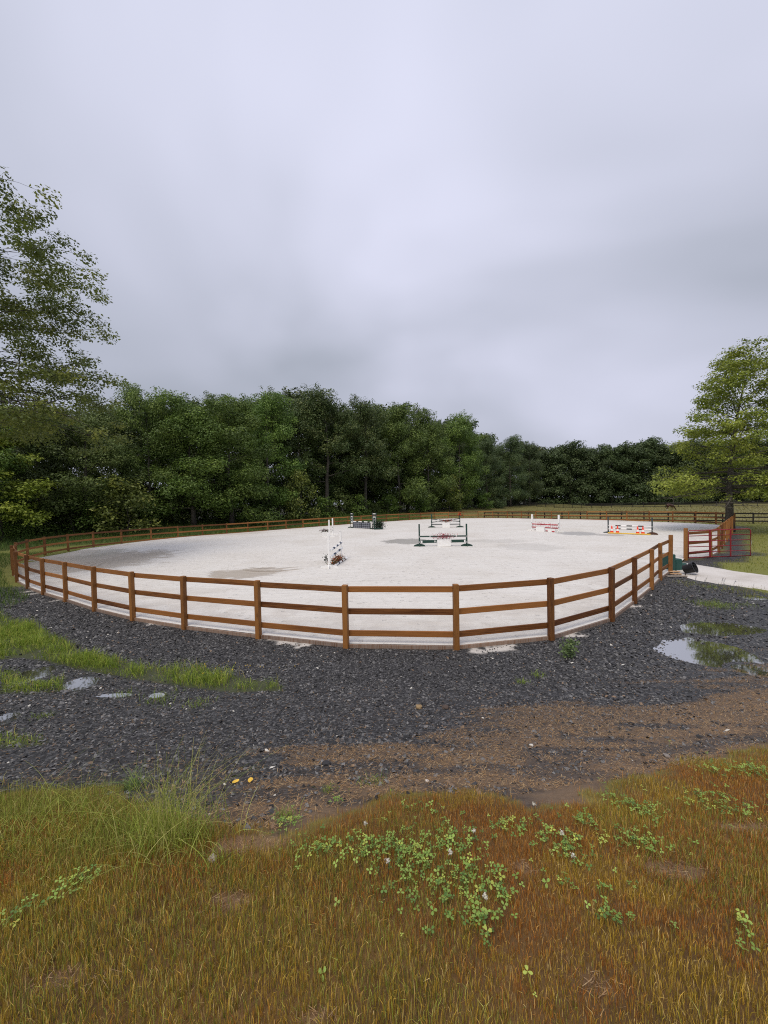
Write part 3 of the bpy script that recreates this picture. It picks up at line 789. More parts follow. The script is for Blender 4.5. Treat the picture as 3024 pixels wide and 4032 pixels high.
# foreground turf: rust, olive and straw blades on the bank
def turf():
    a, b = rand_in(np.vstack([G_EDGE + [0, 0.5], G_POLY[-2:]]), 12500)
    keep = (np.abs(a) < 1.25 * b + 0.8) & (b > 0.75)
    ed = polydist(a, b, G_EDGE)
    keep &= rng.uniform(0, 1, len(a)) < np.clip((np.where(inpoly(a, b, G_POLY), ed, -ed) + 0.75 * (fbm(a * 1.5, b * 1.5, 211, 4) - 0.5)) / 0.3 + 0.15, 0, 1) * np.clip(2.2 / np.maximum(b, 0.4), 0.5, 1)
    br = bare_f(a, b)
    keep &= rng.uniform(0, 1, len(a)) > br * 0.8
    a, b = a[keep], b[keep]; n = len(a)
    cl = fbm(a * 1.7, b * 1.7, 101, 4); c2 = fbm(a * 6, b * 6, 103, 2)
    green = smooth((-a * 0.5 - 1.0 + (b - 2.6) * 0.5 + (fbm(a, b, 107, 3) - 0.5) * 2.2) / 0.9)
    green = np.maximum(green, 0.42 * smooth((fbm(a * 0.9 + 7, b * 0.9, 109, 3) - 0.48) / 0.15))
    rust = pick([(0.36, 0.135, 0.028), (0.42, 0.2, 0.042), (0.34, 0.175, 0.036), (0.55, 0.36, 0.13)], [3, 3, 3, 1.2], n)
    olive = pick([(0.42, 0.27, 0.04), (0.36, 0.26, 0.036), (0.5, 0.34, 0.08), (0.62, 0.47, 0.19)], [3, 3, 2, 0.8], n)
    grn = pick([(0.20, 0.24, 0.04), (0.28, 0.31, 0.055), (0.36, 0.35, 0.09), (0.4, 0.28, 0.09)], [3, 3, 2, 1], n)
    t = rng.uniform(0, 1, n)
    sel = (t < smooth((cl * 0.7 + c2 * 0.3 - 0.42 + 0.20 * smooth((2.6 - b) / 1.2)) / 0.25))[:, None]
    cols = np.where(sel, olive, rust)
    cols = np.where((rng.uniform(0, 1, n) < green)[:, None], grn, cols)
    cols = cols * rng.uniform(0.5, 1.6, (n, 1))
    h = rng.uniform(0.025, 0.075, n) * (0.7 + 0.6 * cl) * (1 + 0.5 * green)
    w = rng.uniform(0.0014, 0.0034, n)
    o = obj('turf_grass', blades('turf_grass', a, b, ground_z(a, b) - 0.004, h, w, np.abs(rng.normal(0.2, 0.2, n)), cols, MAT['blade'])); kind(o, 'stuff')
turf()

GREENS = [(0.19, 0.28, 0.03), (0.27, 0.36, 0.042), (0.36, 0.42, 0.075), (0.12, 0.19, 0.03), (0.42, 0.36, 0.1)]
def patch(name, poly, dens, h0, h1, w0, w1, cols=GREENS, wts=(3, 3, 2, 2, 0.6), lean=0.55, thin=True):
    a, b = rand_in(poly, dens)
    if thin:
        d = polydist(a, b, np.vstack([poly, poly[:1]]))
        k = rng.uniform(0, 1, len(a)) < np.clip(d / 0.3 + 0.06, 0, 1) * np.clip(4.0 * (fbm(a * 1.7, b * 2.2, 131, 3) - 0.30), 0.04, 1)
        a, b = a[k], b[k]
    n = len(a)
    cl = fbm(a * 2.5, b * 2.5, 133, 3)
    return blades(name, a, b, ground_z(a, b) - 0.006, rng.uniform(h0, h1, n) * (0.35 + 1.3 * cl), rng.uniform(w0, w1, n), np.abs(rng.normal(lean, 0.4, n)), pick(cols, wts, n) * rng.uniform(0.7, 1.3, (n, 1)), MAT['blade'])
kind(obj('verge_grass', patch('verge_grass', STRIP, 2000, 0.10, 0.27, 0.004, 0.009)), 'stuff')
kind(obj('verge_grass', patch('verge_grass', STRIP2, 1500, 0.06, 0.17, 0.004, 0.009)), 'stuff')
kind(obj('verge_grass', patch('verge_grass', STRIP3, 1300, 0.05, 0.14, 0.004, 0.009)), 'stuff')
# green taller growth at the left of the bank
LPOLY = hits([(-400, 3100), (0, 3080), (300, 3100), (520, 3180), (700, 3300), (560, 3420), (300, 3520), (0, 3560), (-400, 3560)])
kind(obj('bank_grass', patch('bank_grass', LPOLY, 1900, 0.04, 0.13, 0.002, 0.0045, cols=[(0.22, 0.25, 0.03), (0.28, 0.30, 0.045), (0.36, 0.33, 0.08), (0.38, 0.22, 0.055), (0.14, 0.2, 0.025)])), 'stuff')
# meadow between the arena and the wood, lawn by the gate, field beyond
def uv(u, n): return (u * U[0] + n * N[0], u * U[1] + n * N[1])
MEAD = np.array([uv(-14, -66), uv(-14, -44), uv(0, -45.2), uv(20, -45.2), uv(45, -45.2), uv(62, -45.2), uv(62, -66)])
MEADC = [(0.06, 0.12, 0.018), (0.09, 0.16, 0.022), (0.13, 0.18, 0.035), (0.045, 0.085, 0.018), (0.16, 0.17, 0.05)]
def big_patch(name, poly, dens, h0, h1, w0, w1, cols=MEADC, ymin=None):
    a, b = rand_in(poly, dens)
    k = ~in_arena(a, b) & (arena_d(a, b) > 0.35)
    a, b = a[k], b[k]; n = len(a); cl = fbm(a * 0.5, b * 0.5, 141, 3)
    return blades(name, a, b, ground_z(a, b) - 0.02, rng.uniform(h0, h1, n) * (0.5 + cl), rng.uniform(w0, w1, n), np.abs(rng.normal(0.45, 0.3, n)), pick(cols, (3, 3, 2, 2, 0.7), n) * rng.uniform(0.7, 1.3, (n, 1)), MAT['blade'])
kind(obj('meadow_grass', big_patch('meadow_grass', MEAD, 32, 0.3, 0.75, 0.014, 0.03)), 'stuff')
LEFTG = np.array([(-36, 8), (-11.5, 10.0), (-13.4, 14.0), (-14.6, 16.0), (-17.5, 20.0), (-23.5, 26), (-25.5, 30), (-38, 30)])
kind(obj('meadow_grass', big_patch('meadow_grass', LEFTG, 100, 0.12, 0.4, 0.008, 0.018)), 'stuff')
LAWN = np.array([(13.5, 17.3), (40, 12), (48, 30), (46, 48), (36, 45), (37.5, 41), (31, 32.5), (18.5, 20.8)])
LAWNC = [(0.17, 0.2, 0.025), (0.22, 0.24, 0.035), (0.28, 0.27, 0.055), (0.13, 0.16, 0.025), (0.3, 0.25, 0.08)]
def lawn_ok(a, b): return ~inpoly(a, b, np.vstack([PATH_UP, PATH_LO[::-1]])) & (b > np.interp(a, PATH_UP[:, 0], PATH_UP[:, 1]) - 0.1)
a, b = rand_in(LAWN, 55)
k = ~in_arena(a, b) & (arena_d(a, b) > 0.5 + 0.9 * fbm(a, b, 5, 2)) & lawn_ok(a, b)
a, b = a[k], b[k]; n = len(a)
kind(obj('lawn_grass', blades('lawn_grass', a, b, ground_z(a, b) - 0.01, rng.uniform(0.05, 0.16, n), rng.uniform(0.01, 0.022, n), np.abs(rng.normal(0.5, 0.3, n)), pick(LAWNC, (3, 3, 2, 2, 1), n) * rng.uniform(0.75, 1.25, (n, 1)), MAT['blade'])), 'stuff')
FIELD = np.array([uv(59, -58), uv(59, 40), uv(135, 60), uv(150, -60)])
a, b = rand_in(FIELD, 2.6); n = len(a)
FC = [(0.17, 0.145, 0.04), (0.14, 0.14, 0.03), (0.22, 0.18, 0.07), (0.11, 0.12, 0.028), (0.2, 0.15, 0.05)]
kind(obj('pasture_grass', blades('pasture_grass', a, b, ground_z(a, b) - 0.02, rng.uniform(0.1, 0.35, n), rng.uniform(0.04, 0.09, n), np.abs(rng.normal(0.5, 0.3, n)), pick(FC, (3, 3, 2, 2, 1), n) * rng.uniform(0.75, 1.25, (n, 1)), MAT['blade'])), 'stuff')

# ------------------------------------------------------------------ arena fence
def cbox_mesh(name, d, ch, mat, c=(0, 0, 0)):
    return MB().box(c, d, ch=ch).mesh(name, mat)
POST_H = 1.505
post_me = cbox_mesh('post', (0.125, 0.125, POST_H + 0.3), 0.008, MAT['post'], (0, 0, (POST_H - 0.3) / 2))
gpost_me = cbox_mesh('post', (0.15, 0.15, 2.0), 0.008, MAT['post'], (0, 0, 0.7))
rail_me = cbox_mesh('rail', (1.0, 0.038, 0.14), 0.004, MAT['rail'])
kick_me = cbox_mesh('kickboard', (1.0, 0.04, 0.24), 0.004, MAT['kick'])
fence = thing('board_fence', 'brown stained three board fence curving round the whole white sand arena', 'fence', (POSTS[0][0], POSTS[0][1], 0))
F0 = np.array([POSTS[0][0], POSTS[0][1], 0])
RAILZ = (1.395, 0.865, 0.335)
NP = len(POSTS)
def heading(i):
    a = POSTS[max(i - 1, 0)]; b = POSTS[min(i + 1, NP - 1)]; return math.atan2(b[1] - a[1], b[0] - a[0])
for i, (px, py) in enumerate(POSTS):
    end = i in (0, NP - 1)
    o = obj('post', gpost_me if end else post_me, None, fence, (px - F0[0], py - F0[1], rng.normal(0, 0.008)), (rng.normal(0, 0.006), rng.normal(0, 0.006), heading(i) + rng.normal(0, 0.05)))
    if i == NP - 1: continue
    q = POSTS[i + 1]; d = q - POSTS[i]; L = np.hypot(*d); an = math.atan2(d[1], d[0])
    nrm = np.array([-d[1], d[0]]) / L
    if nrm @ (cen - POSTS[i]) < 0: nrm = -nrm
    mid = (POSTS[i] + q) / 2 + nrm * 0.083
    pitch = rng.normal(0, 0.002)
    for zr in RAILZ:
        obj('rail', rail_me, None, fence, (mid[0] - F0[0], mid[1] - F0[1], zr + rng.normal(0, 0.006)), (rng.normal(0, 0.01), pitch, an), ((L - 0.006), 1, 1))
    mid = (POSTS[i] + q) / 2 + nrm * 0.02
    obj('kickboard', kick_me, None, fence, (mid[0] - F0[0], mid[1] - F0[1], -0.03 + rng.normal(0, 0.006)), (0, 0, an), (L - 0.13, 1, 1))

# ------------------------------------------------------------------ black paddock fences
bpost_me = cbox_mesh('post', (0.13, 0.13, 1.6), 0.01, MAT['black_post'], (0, 0, 0.5))
brail_me = cbox_mesh('rail', (1.0, 0.03, 0.15), 0.004, MAT['black_wood'])
def black_fence(pts, rails, label, hgt):
    t = thing('paddock_fence', label, 'fence', (pts[0][0], pts[0][1], 0))
    o0 = np.array(pts[0])
    for i, p in enumerate(pts):
        z = float(ground_z(p[0], p[1])); obj('post', bpost_me, None, t, (p[0] - o0[0], p[1] - o0[1], z + hgt - 1.3), (0, 0, 0.7))
        if i + 1 < len(pts):
            q = np.array(pts[i + 1]); d = q - p; L = np.hypot(*d); m_ = (q + p) / 2 - o0
            for zr in rails:
                obj('rail', brail_me, None, t, (m_[0] - 0.07 * d[1] / L * -1, m_[1] - 0.07 * d[0] / L, float(ground_z(*((q + p) / 2))) + zr + rng.normal(0, 0.012)), (0, rng.normal(0, 0.004), math.atan2(d[1], d[0])), (L, 1, 1))
black_fence([np.array(uv(60.3, k)) for k in np.arange(-34, 22, 2.6)], (1.15, 0.72, 0.28), 'black three rail paddock fence running just behind the far end of the arena', 1.25)
fa, fb = np.array((20.0, 152.0)), np.array((132.0, 78.0))
nb = int(np.hypot(*(fb - fa)) / 2.7)
black_fence([fa + (fb - fa) * k / nb for k in range(nb + 1)], (1.35, 1.0, 0.65, 0.28), 'distant dark four rail fence along the back of the pasture before the wood', 1.45)

# ------------------------------------------------------------------ red tube gate
hp = POSTS[-1]; ge = np.array((19.5, 20.45))
gd = ge - hp; gang = math.atan2(gd[1], gd[0]); GL = np.hypot(*gd)
gt = thing('farm_gate', 'red tubular steel farm gate swung open onto the lawn', 'gate', (hp[0] + 0.12 * math.cos(gang), hp[1] + 0.12 * math.sin(gang), 0), gang)
GW = GL - 0.12
ZT = 1.56; ZB = 0.13; rr = 0.16
fr = [(0.03, 0, ZB), (0.03, 0, ZT - 0.05), (0.08, 0, ZT), (GW - rr, 0, ZT)] + [(GW - rr + rr * math.sin(t), 0, ZT - rr + rr * math.cos(t)) for t in np.linspace(0.2, math.pi / 2, 6)] + [(GW, 0, ZB), (0.03, 0, ZB)]
MB().tube(fr, 0.027, 10).obj('outer_frame', MAT['gate'], gt, smooth_=True)
for z in np.linspace(ZB, ZT, 6)[1:-1]:
    MB().tube([(0.03, 0, z), (GW, 0, z)], 0.022, 8).obj('crossbar', MAT['gate'], gt, smooth_=True)
for xx in (GW * 0.345, GW * 0.672):
    MB().box((xx, -0.024, (ZT + ZB) / 2), (0.085, 0.02, ZT - ZB), ch=0.004).obj('upright_brace', MAT['gate'], gt)
for z in (0.4, 1.3):
    MB().tube([(-0.1, 0, z), (0.03, 0, z)], 0.016, 8).obj('hinge', MAT['metal'], gt)
MB().tube([(GW + 0.02, 0, 0.95), (GW + 0.05, 0, 0.85), (GW + 0.03, 0, 0.7)], 0.008, 6).obj('latch_chain', MAT['metal'], gt)

# ------------------------------------------------------------------ things by the gate post
def ghit(px, py): p = hit(px, py, lambda a, b: np.zeros(np.shape(a)) + 0.03); return p
c = ghit(2672, 2246)
t = thing('mounting_block', 'dark green plastic mounting block with steps beside the gate post', 'mounting block', (c[0] - 0.02, c[1] + 0.25, 0.0), R_(190))
for j, (h_, x_) in enumerate(((0.30, -0.34), (0.52, 0.0), (0.74, 0.34))):
    o = MB().box((x_, 0, h_ / 2 + 0.015), (0.335, 0.52, h_), ch=0.02).obj('step', MAT['tubgreen'], t)
    MB().box((x_, 0, h_ + 0.02), (0.31, 0.48, 0.012), ch=0.004).obj('tread', MAT['tubgreen'], o)
c = ghit(2705, 2262)
t = thing('muck_tub', 'black rubber tub with a white label lying on its side by the mounting block', 'tub', (c[0], c[1], 0.03), R_(20))
mb = MB()
prof = [(0.16, 0.0), (0.175, 0.01), (0.225, 0.38), (0.25, 0.40), (0.25, 0.42), (0.215, 0.42), (0.165, 0.03)]
MB().lathe(prof, 20).obj('bucket', MAT['tubblack'], t, (0, 0.12, 0.20), (R_(68), 0, R_(14)))
MB().tube([(-0.14, 0, 0), (-0.1, 0.05, 0.02), (0.0, 0.07, 0.03), (0.1, 0.05, 0.02), (0.14, 0, 0)], 0.012, 6).obj('rope_handle', MAT['tubblack'], t, (0.0, -0.24, 0.42), (0.3, 0, 0))
MB().box((0, 0, 0), (0.10, 0.006, 0.17), ch=0.002).obj('label', MAT['white'], t, (-0.03, -0.075, 0.41), (R_(-28), 0, 0))
for j, (ax, ay, an, mt, lab, z) in enumerate(((2655, 2256, 10, 'lumber', 'short new pine board, upper of two stacked by the gate post', 0.085), (2660, 2262, 16, 'lumber', 'short new pine board, lower of two stacked by the gate post', 0.05), (2664, 2269, 4, 'grey_lumber', 'grey weathered plank flat on the gravel below the pine boards', 0.025))):
    c = ghit(ax, ay)
    o = MB().box((0, 0, 0), (0.42 if j < 2 else 0.8, 0.14, 0.032), ch=0.004).obj('loose_board', MAT[mt], None, (c[0], c[1], z + 0.01), (0, 0, -R_(an)))
    tag(o, lab, 'board')

# ------------------------------------------------------------------ show jumps
def fz(p): return float(foot_z(p[0], p[1]))
def fw3(px, py, dz=0.0): p = W3(px, py); return Vector((p[0], p[1], fz(p) + dz))
def fdep(px, dep): # footing point on an image column at a given depth
    q = at_depth(px, 2150, dep); return Vector((q[0], q[1], fz(q)))
def standard(name, label, p, ang, h, mat, w=0.1, foot=0.75, fh=0.13, cups=(0.6, 0.95), group=None, cap=False, fmat=None):
    t = thing(name, label, 'jump standard', p, ang, group)
    MB().box((0, 0, h / 2), (w, w, h), ch=0.006).obj('upright', MAT[mat], t)
    pr = [(-foot / 2, 0), (foot / 2, 0), (foot / 2 - 0.06, fh * 0.55), (w / 2 + 0.08, fh), (-w / 2 - 0.08, fh), (-foot / 2 + 0.06, fh * 0.55)]
    MB().prism(pr, w / 2 + 0.002, w / 2 + 0.045).obj('foot', MAT[fmat or mat], t)
    MB().prism(pr, -w / 2 - 0.045, -w / 2 - 0.002).obj('foot', MAT[fmat or mat], t)
    MB().prism([(p_[1], p_[0]) and (p_[0] * 0.72, p_[1]) for p_ in pr], -0.02, 0.02).obj('cross_foot', MAT[fmat or mat], t, (0, 0, 0.001), (0, 0, math.pi / 2))
    for z in cups:
        mb = MB().box((0, -w / 2 - 0.012, z), (0.06, 0.02, 0.1), ch=0.004)
        mb.tube([(0.05 * math.cos(a_), -w / 2 - 0.06, z - 0.01 + 0.05 * math.sin(a_)) for a_ in np.linspace(math.pi, 2 * math.pi, 6)], 0.008, 5)
        mb.obj('jump_cup', MAT['metal'], t)
    if cap: MB().box((0, 0, h + 0.012), (w + 0.03, w + 0.03, 0.02), ch=0.004).obj('post_cap', MAT[mat], t)
    return t
def pole(label, a, b, bands, r=0.05, group=None, name='jump_pole'):
    """bands: list of (material, fraction); each band a length of the pole"""
    a = Vector(a); b = Vector(b); L = (b - a).length
    t = thing(name, label, 'jump pole', a, 0, group)
    t.rotation_euler = (b - a).to_track_quat('X', 'Z').to_euler()
    s = 0.0; tot = sum(f for _, f in bands)
    for mt, f in bands:
        l = f / tot * L
        MB().tube([(s + 0.001, 0, 0), (s + l - 0.001, 0, 0)], r, 14).obj('painted_band', MAT[mt], t, smooth_=False)
        s += l
    return t
def ang2(a, b): return math.atan2(b[1] - a[1], b[0] - a[0])
def petals(name, parent, cx, cy, cz, sx, sy, sz, n, cols, wts, size=0.035):
    P = rng.normal(0, 0.5, (n, 3)) * np.array([sx, sy, sz]) + np.array([cx, cy, cz])
    d1 = rng.normal(0, 1, (n, 3)); d1 /= np.linalg.norm(d1, axis=1)[:, None]
    d2 = np.cross(d1, rng.normal(0, 1, (n, 3))); d2 /= np.linalg.norm(d2, axis=1)[:, None]
    s_ = size * rng.uniform(0.6, 1.4, (n, 1))
    V = np.stack([P - d1 * s_, P + d2 * s_ * 0.6, P + d1 * s_, P - d2 * s_ * 0.6], 1)
    V[:, :, 2] = np.maximum(V[:, :, 2], 0.004)
    c_ = np.repeat(pick(cols, wts, n), 4, 0)
    me = npmesh(name, V.reshape(-1, 3), [np.arange(n * 4).reshape(-1, 4)], MAT['petal'], {'gcol': ('FLOAT_COLOR', 'POINT', np.c_[c_, np.ones(len(c_))])})
    return kind(obj(name, me, None, parent), 'stuff')
def flower_box(label, p, ang, L, W, H, mat, cols, wts, n=260, name='flower_box', fh=0.16, green=True, legs=False):
    t = thing(name, label, 'flower box', p, ang)
    w_ = 0.018
    MB().box((0, -W / 2, H / 2), (L, w_, H), ch=0.004).obj('side_panel', MAT[mat], t)
    MB().box((0, W / 2, H / 2), (L, w_, H), ch=0.004).obj('side_panel', MAT[mat], t)
    for s_ in (-1, 1): MB().box((s_ * (L / 2 - w_ / 2), 0, H / 2), (w_, W - w_ - 0.002, H - 0.004), ch=0.003).obj('end_panel', MAT[mat], t)
    MB().box((0, 0, H - 0.03), (L - 0.04, W - 0.04, 0.02)).obj('soil_tray', MAT['brown'], t)
    if green: petals('foliage', t, 0, 0, H + fh * 0.25, L * 0.8, W * 0.8, fh * 0.5, n // 2, [(0.03, 0.07, 0.015), (0.05, 0.1, 0.02)], [1, 1])
    petals('flowers', t, 0, 0, H + fh * 0.55, L * 0.75, W * 0.8, fh * 0.6, n, cols, wts)
    return t

# -- near white jump (end on to the camera)
A = fw3(1296, 2236); B = fdep(1341, 21.7); aj = ang2(A, B) - math.pi / 2
fdir = aj + math.pi / 2
standard('jump_standard', 'tall white standard nearest the camera, in front of the striped poles', A, fdir + math.pi / 2 + 0.2, 1.72, 'white', 0.1, 0.9, 0.15, (0.58, 0.9))
standard('jump_standard', 'white standard at the far end of the blue and white striped poles', B, fdir - math.pi / 2, 1.56, 'white', 0.1, 0.9, 0.15, (0.58, 0.95), cap=True)
dv = (B - A).normalized(); sd = Vector((dv.y, -dv.x, 0))
pole('blue and white striped pole, upper one on the cups of the near white jump', A + dv * 0.05 + sd * 0.09 + Vector((0, 0, 0.86)), B - dv * 0.05 + sd * 0.09 + Vector((0, 0, 0.95)), [('white', 1), ('blue', .8), ('white', 1), ('blue', .8), ('white', 1), ('blue', .8), ('white', .6)], 0.055)
pole('blue and white striped jump pole, lower one hung under the top pole', A + dv * 0.05 + sd * 0.09 + Vector((0, 0, 0.53)), B - dv * 0.05 + sd * 0.09 + Vector((0, 0, 0.62)), [('white', 1), ('blue', .8), ('white', 1), ('blue', .8), ('white', 1)], 0.055)
g1 = fw3(1366, 2200, 0.056); g0 = fw3(1302, 2232, 0.056)
pole('striped pole lying on the sand beside the orange flowers', g0 + Vector((0.2, 0, 0)), g1, [('white', 1.4), ('blue', .6), ('white', 0.8), ('brown', .5), ('white', .7), ('brown', .5), ('white', 1.0)], 0.055)
fb_ = fw3(1325, 2222)
t = flower_box('low flower box of rust orange and brown blooms under the near white jump', (fb_.x, fb_.y + 0.35, fb_.z), fdir, 1.5, 0.26, 0.14, 'brown', [(0.35, 0.07, 0.02), (0.24, 0.05, 0.02), (0.12, 0.04, 0.02), (0.45, 0.28, 0.1), (0.6, 0.55, 0.45)], [4, 3, 3, 1, 0.8], 420, fh=0.24)
fb_ = fw3(1292, 2214)
t = thing('fern_bunch', 'dark green artificial fern bunch at the foot of the near white standard', 'plant', (fb_.x - 0.1, fb_.y, fb_.z))
petals('fern_fronds', t, 0, 0, 0.22, 0.16, 0.16, 0.28, 60, [(0.015, 0.03, 0.015), (0.03, 0.05, 0.025), (0.12, 0.03, 0.03)], [3, 2, 1], 0.05)

# -- second white jump
A = fw3(1297, 2115); B = fdep(1312, 38.4); fdir = ang2(A, B)
standard('jump_standard', 'white standard beside the white flower box with dark blooms', A, fdir + math.pi / 2, 1.6, 'white', 0.12, 1.1, 0.15, (0.45, 0.75))
standard('jump_standard', 'white standard standing just behind the one by the white flower box', B, fdir - math.pi / 2, 1.62, 'white', 0.12, 1.1, 0.15, (0.45, 0.75))
p = fw3(1281, 2113)
flower_box('white flower box topped with dark red and purple blooms left of white standards', p, 0.1, 0.62, 0.45, 0.46, 'white', [(0.12, 0.012, 0.03), (0.05, 0.015, 0.03), (0.03, 0.03, 0.03), (0.35, 0.12, 0.16)], [4, 3, 2, 1], 260, fh=0.3)

# -- stone wall jump with ladder wings
A = fw3(1387, 2078); B = fw3(1471, 2083); fdir = ang2(A, B); dv = (B - A).normalized()
def wing(label, p, h, w):
    t = thing('wing_standard', label, 'jump standard', p, fdir, 'green ladder wings of the stone wall jump')
    for s_ in (-1, 1): MB().box((s_ * w / 2, 0, h / 2), (0.08, 0.09, h), ch=0.006).obj('upright', MAT['slate'], t)
    for z in (h - 0.12, 0.62):
        MB().box((0, 0, z), (w - 0.084, 0.05, 0.09), ch=0.004).obj('rung', MAT['white'], t)
    MB().box((0, 0, h - 0.32), (w - 0.084, 0.05, 0.07), ch=0.004).obj('rung', MAT['slate'], t)
    MB().box((0, 0, 0.3), (w - 0.084, 0.04, 0.36), ch=0.004).obj('lower_panel', MAT['white'], t)
    pan = MB().box((0, 0, 1.08), (w - 0.084, 0.04, 0.74), ch=0.004).obj('sign_panel', MAT['white'], t)
    MB().box((0, -0.026, 1.08), (w - 0.22, 0.012, 0.54), ch=0.002).obj('sign_field', MAT['green'], pan)
    mk = MB()
    for (zx, zz_, lw) in ((-0.06, 1.09, 0.05), (0.0, 1.08, 0.05), (0.06, 1.09, 0.04), (-0.02, 1.04, 0.12)): mk.box((zx, -0.036, zz_), (lw, 0.004, 0.035))
    mk.obj('sign_mark', MAT['white'], pan)
    for s_ in (-1, 1):
        MB().prism([(-0.38, 0), (0.38, 0), (0.3, 0.1), (0.06, 0.14), (-0.06, 0.14), (-0.3, 0.1)], -0.03, 0.03).obj('foot', MAT['green'], t, (s_ * (w / 2 + 0.075), 0, 0), (0, 0, math.pi / 2 if s_ > 0 else math.pi / 2 - 0.3))
    return t
wing('green ladder wing with framed sign at the left end of the stone wall jump', A - dv * 0.02, 1.86, 0.46)
wing('green ladder wing with framed sign between stone wall and green brush box', B + dv * 0.2, 1.9, 0.6)
WL = (B - A).length - 0.35
def wall_panel(label, off, L, H=0.72):
    c0 = A + dv * off
    t = thing('wall_panel', label, 'jump wall', (c0.x, c0.y, fz(c0)), fdir)
    MB().box((L / 2, 0, H / 2), (L, 0.12, H), ch=0.012).obj('board', MAT['stone_dark'], t)
    cols_ = 4; rows_ = 3
    for r0 in range(rows_):
        x0 = 0.03; ws = rng.uniform(0.7, 1.3, cols_); ws = ws / ws.sum() * (L - 0.06)
        for k_ in range(cols_):
            w_ = ws[k_] - 0.025; h_ = H / rows_ - 0.035; cx_ = x0 + ws[k_] / 2; cz_ = (r0 + 0.5) * H / rows_
            ns = 8; an0 = rng.uniform(0, 1)
            pr = []
            for q_ in range(ns):
                a_ = an0 + 2 * math.pi * q_ / ns; ca_, sa_ = math.cos(a_), math.sin(a_)
                mxx = max(abs(ca_), abs(sa_)) ** 0.55
                pr.append((cx_ + w_ / 2 * ca_ / mxx * rng.uniform(0.88, 1), cz_ + h_ / 2 * sa_ / mxx * rng.uniform(0.88, 1)))
            MB().prism(pr, -0.082, -0.055).obj('stone', MAT['stone_grey'], t)
            x0 += ws[k_]
    return t
ph = WL * 0.42
wall_panel('grey stone pattern wall panel next to the left ladder wing', 0.32, ph)
wall_panel('grey stone pattern wall panel right of its twin, beside white boards', 0.32 + ph + 0.06, ph)
c0 = A + dv * (0.32 + 2 * ph + 0.1)
t = thing('panel_gate', 'short dark panel with two white upright boards right of the stone wall', 'jump panel', (c0.x, c0.y, fz(c0)), fdir)
PL = 0.72
MB().box((PL / 2, 0, 0.35), (PL, 0.06, 0.62), ch=0.006).obj('backing_board', MAT['slate'], t)
for xx in (0.2, 0.54): MB().box((xx, -0.045, 0.38), (0.2, 0.024, 0.56), ch=0.004).obj('white_board', MAT['white'], t)
MB().box((PL / 2, 0, 0.02), (PL, 0.2, 0.04), ch=0.004).obj('base', MAT['slate'], t)
pole('black and white pole laid along the top of the stone wall', A + dv * 0.25 + Vector((0, 0, 0.79)), A + dv * (0.25 + WL + 0.35) + Vector((0, 0, 0.79)), [('white', 1), ('slate', .65), ('white', 1), ('slate', .65), ('white', 1), ('slate', .65), ('white', 1), ('slate', .3)], 0.06)
c0 = fw3(1492, 2084)
t = thing('brush_box', 'dark green brush box with white end board right of the stone wall', 'brush box', (c0.x - 0.05, c0.y - 0.1, c0.z), 0.05)
MB().box((0, 0, 0.1), (0.98, 0.5, 0.2), ch=0.01).obj('tray', MAT['green'], t)
MB().box((0.53, 0.05, 0.42), (0.03, 0.45, 0.8), ch=0.004).obj('end_board', MAT['white'], t)
MB().box((-0.46, -0.27, 0.45), (0.1, 0.06, 0.84), ch=0.006).obj('side_post', MAT['green'], t)
petals('brush', t, 0.02, 0, 0.5, 0.62, 0.36, 0.46, 1500, [(0.01, 0.022, 0.012), (0.02, 0.04, 0.02), (0.055, 0.08, 0.05), (0.12, 0.15, 0.11)], [4, 4, 2, 0.7], 0.06)

# -- lettered green plank jump
A = fw3(1652, 2151); B = fw3(1838, 2150); fdir = ang2(A, B); dv = (B - A).normalized()
standard('jump_standard', 'dark green standard left of the lettered plank', A, fdir, 1.55, 'green', 0.1, 0.82, 0.16, (0.3, 0.68))
standard('jump_standard', 'dark green standard right of the lettered plank', B, fdir, 1.55, 'green', 0.1, 0.82, 0.16, (0.3, 0.68))
fwd = Vector((dv.y, -dv.x, 0))
pole('dark green pole with two white bands above the lettered plank', A + dv * 0.04 + fwd * 0.1 + Vector((0, 0, 0.69)), B - dv * 0.04 + fwd * 0.1 + Vector((0, 0, 0.71)), [('green', 1), ('white', .07), ('green', 2.62), ('white', .07), ('green', 1)], 0.05)
JL = (B - A).length
c0 = A + dv * 0.08 + fwd * 0.08
t = thing('lettered_plank', 'long dark green plank with white lettering hung behind the white block', 'jump plank', (c0.x, c0.y, c0.z + 0.33), fdir)
MB().box(((JL - 0.16) / 2, 0, 0), (JL - 0.16, 0.03, 0.2), ch=0.004).obj('board', MAT['green'], t)
for xx in (0.07, JL - 0.23): MB().box((xx, -0.019, -0.01), (0.1, 0.008, 0.16), ch=0.001).obj('white_end_band', MAT['white'], t)
def letters(txt, size, mat, parent, loc, rot):
    cu = bpy.data.curves.new('lettering', 'FONT'); cu.body = txt; cu.size = size; cu.extrude = 0.003; cu.space_character = 1.1
    to = bpy.data.objects.new('lettering_tmp', cu); COL.objects.link(to)
    dg = bpy.context.evaluated_depsgraph_get(); me = bpy.data.meshes.new_from_object(to.evaluated_get(dg))
    bpy.data.objects.remove(to); me.name = 'lettering'; me.materials.clear(); me.materials.append(mat)
    return obj('lettering', me, None, parent, loc, rot)
letters('HA', 0.2, MAT['white'], t, (0.93, -0.02, -0.07), (math.pi / 2, 0, 0))
letters('S', 0.2, MAT['white'], t, (2.05, -0.02, -0.07), (math.pi / 2, 0, 0))
p = fw3(1747, 2150)
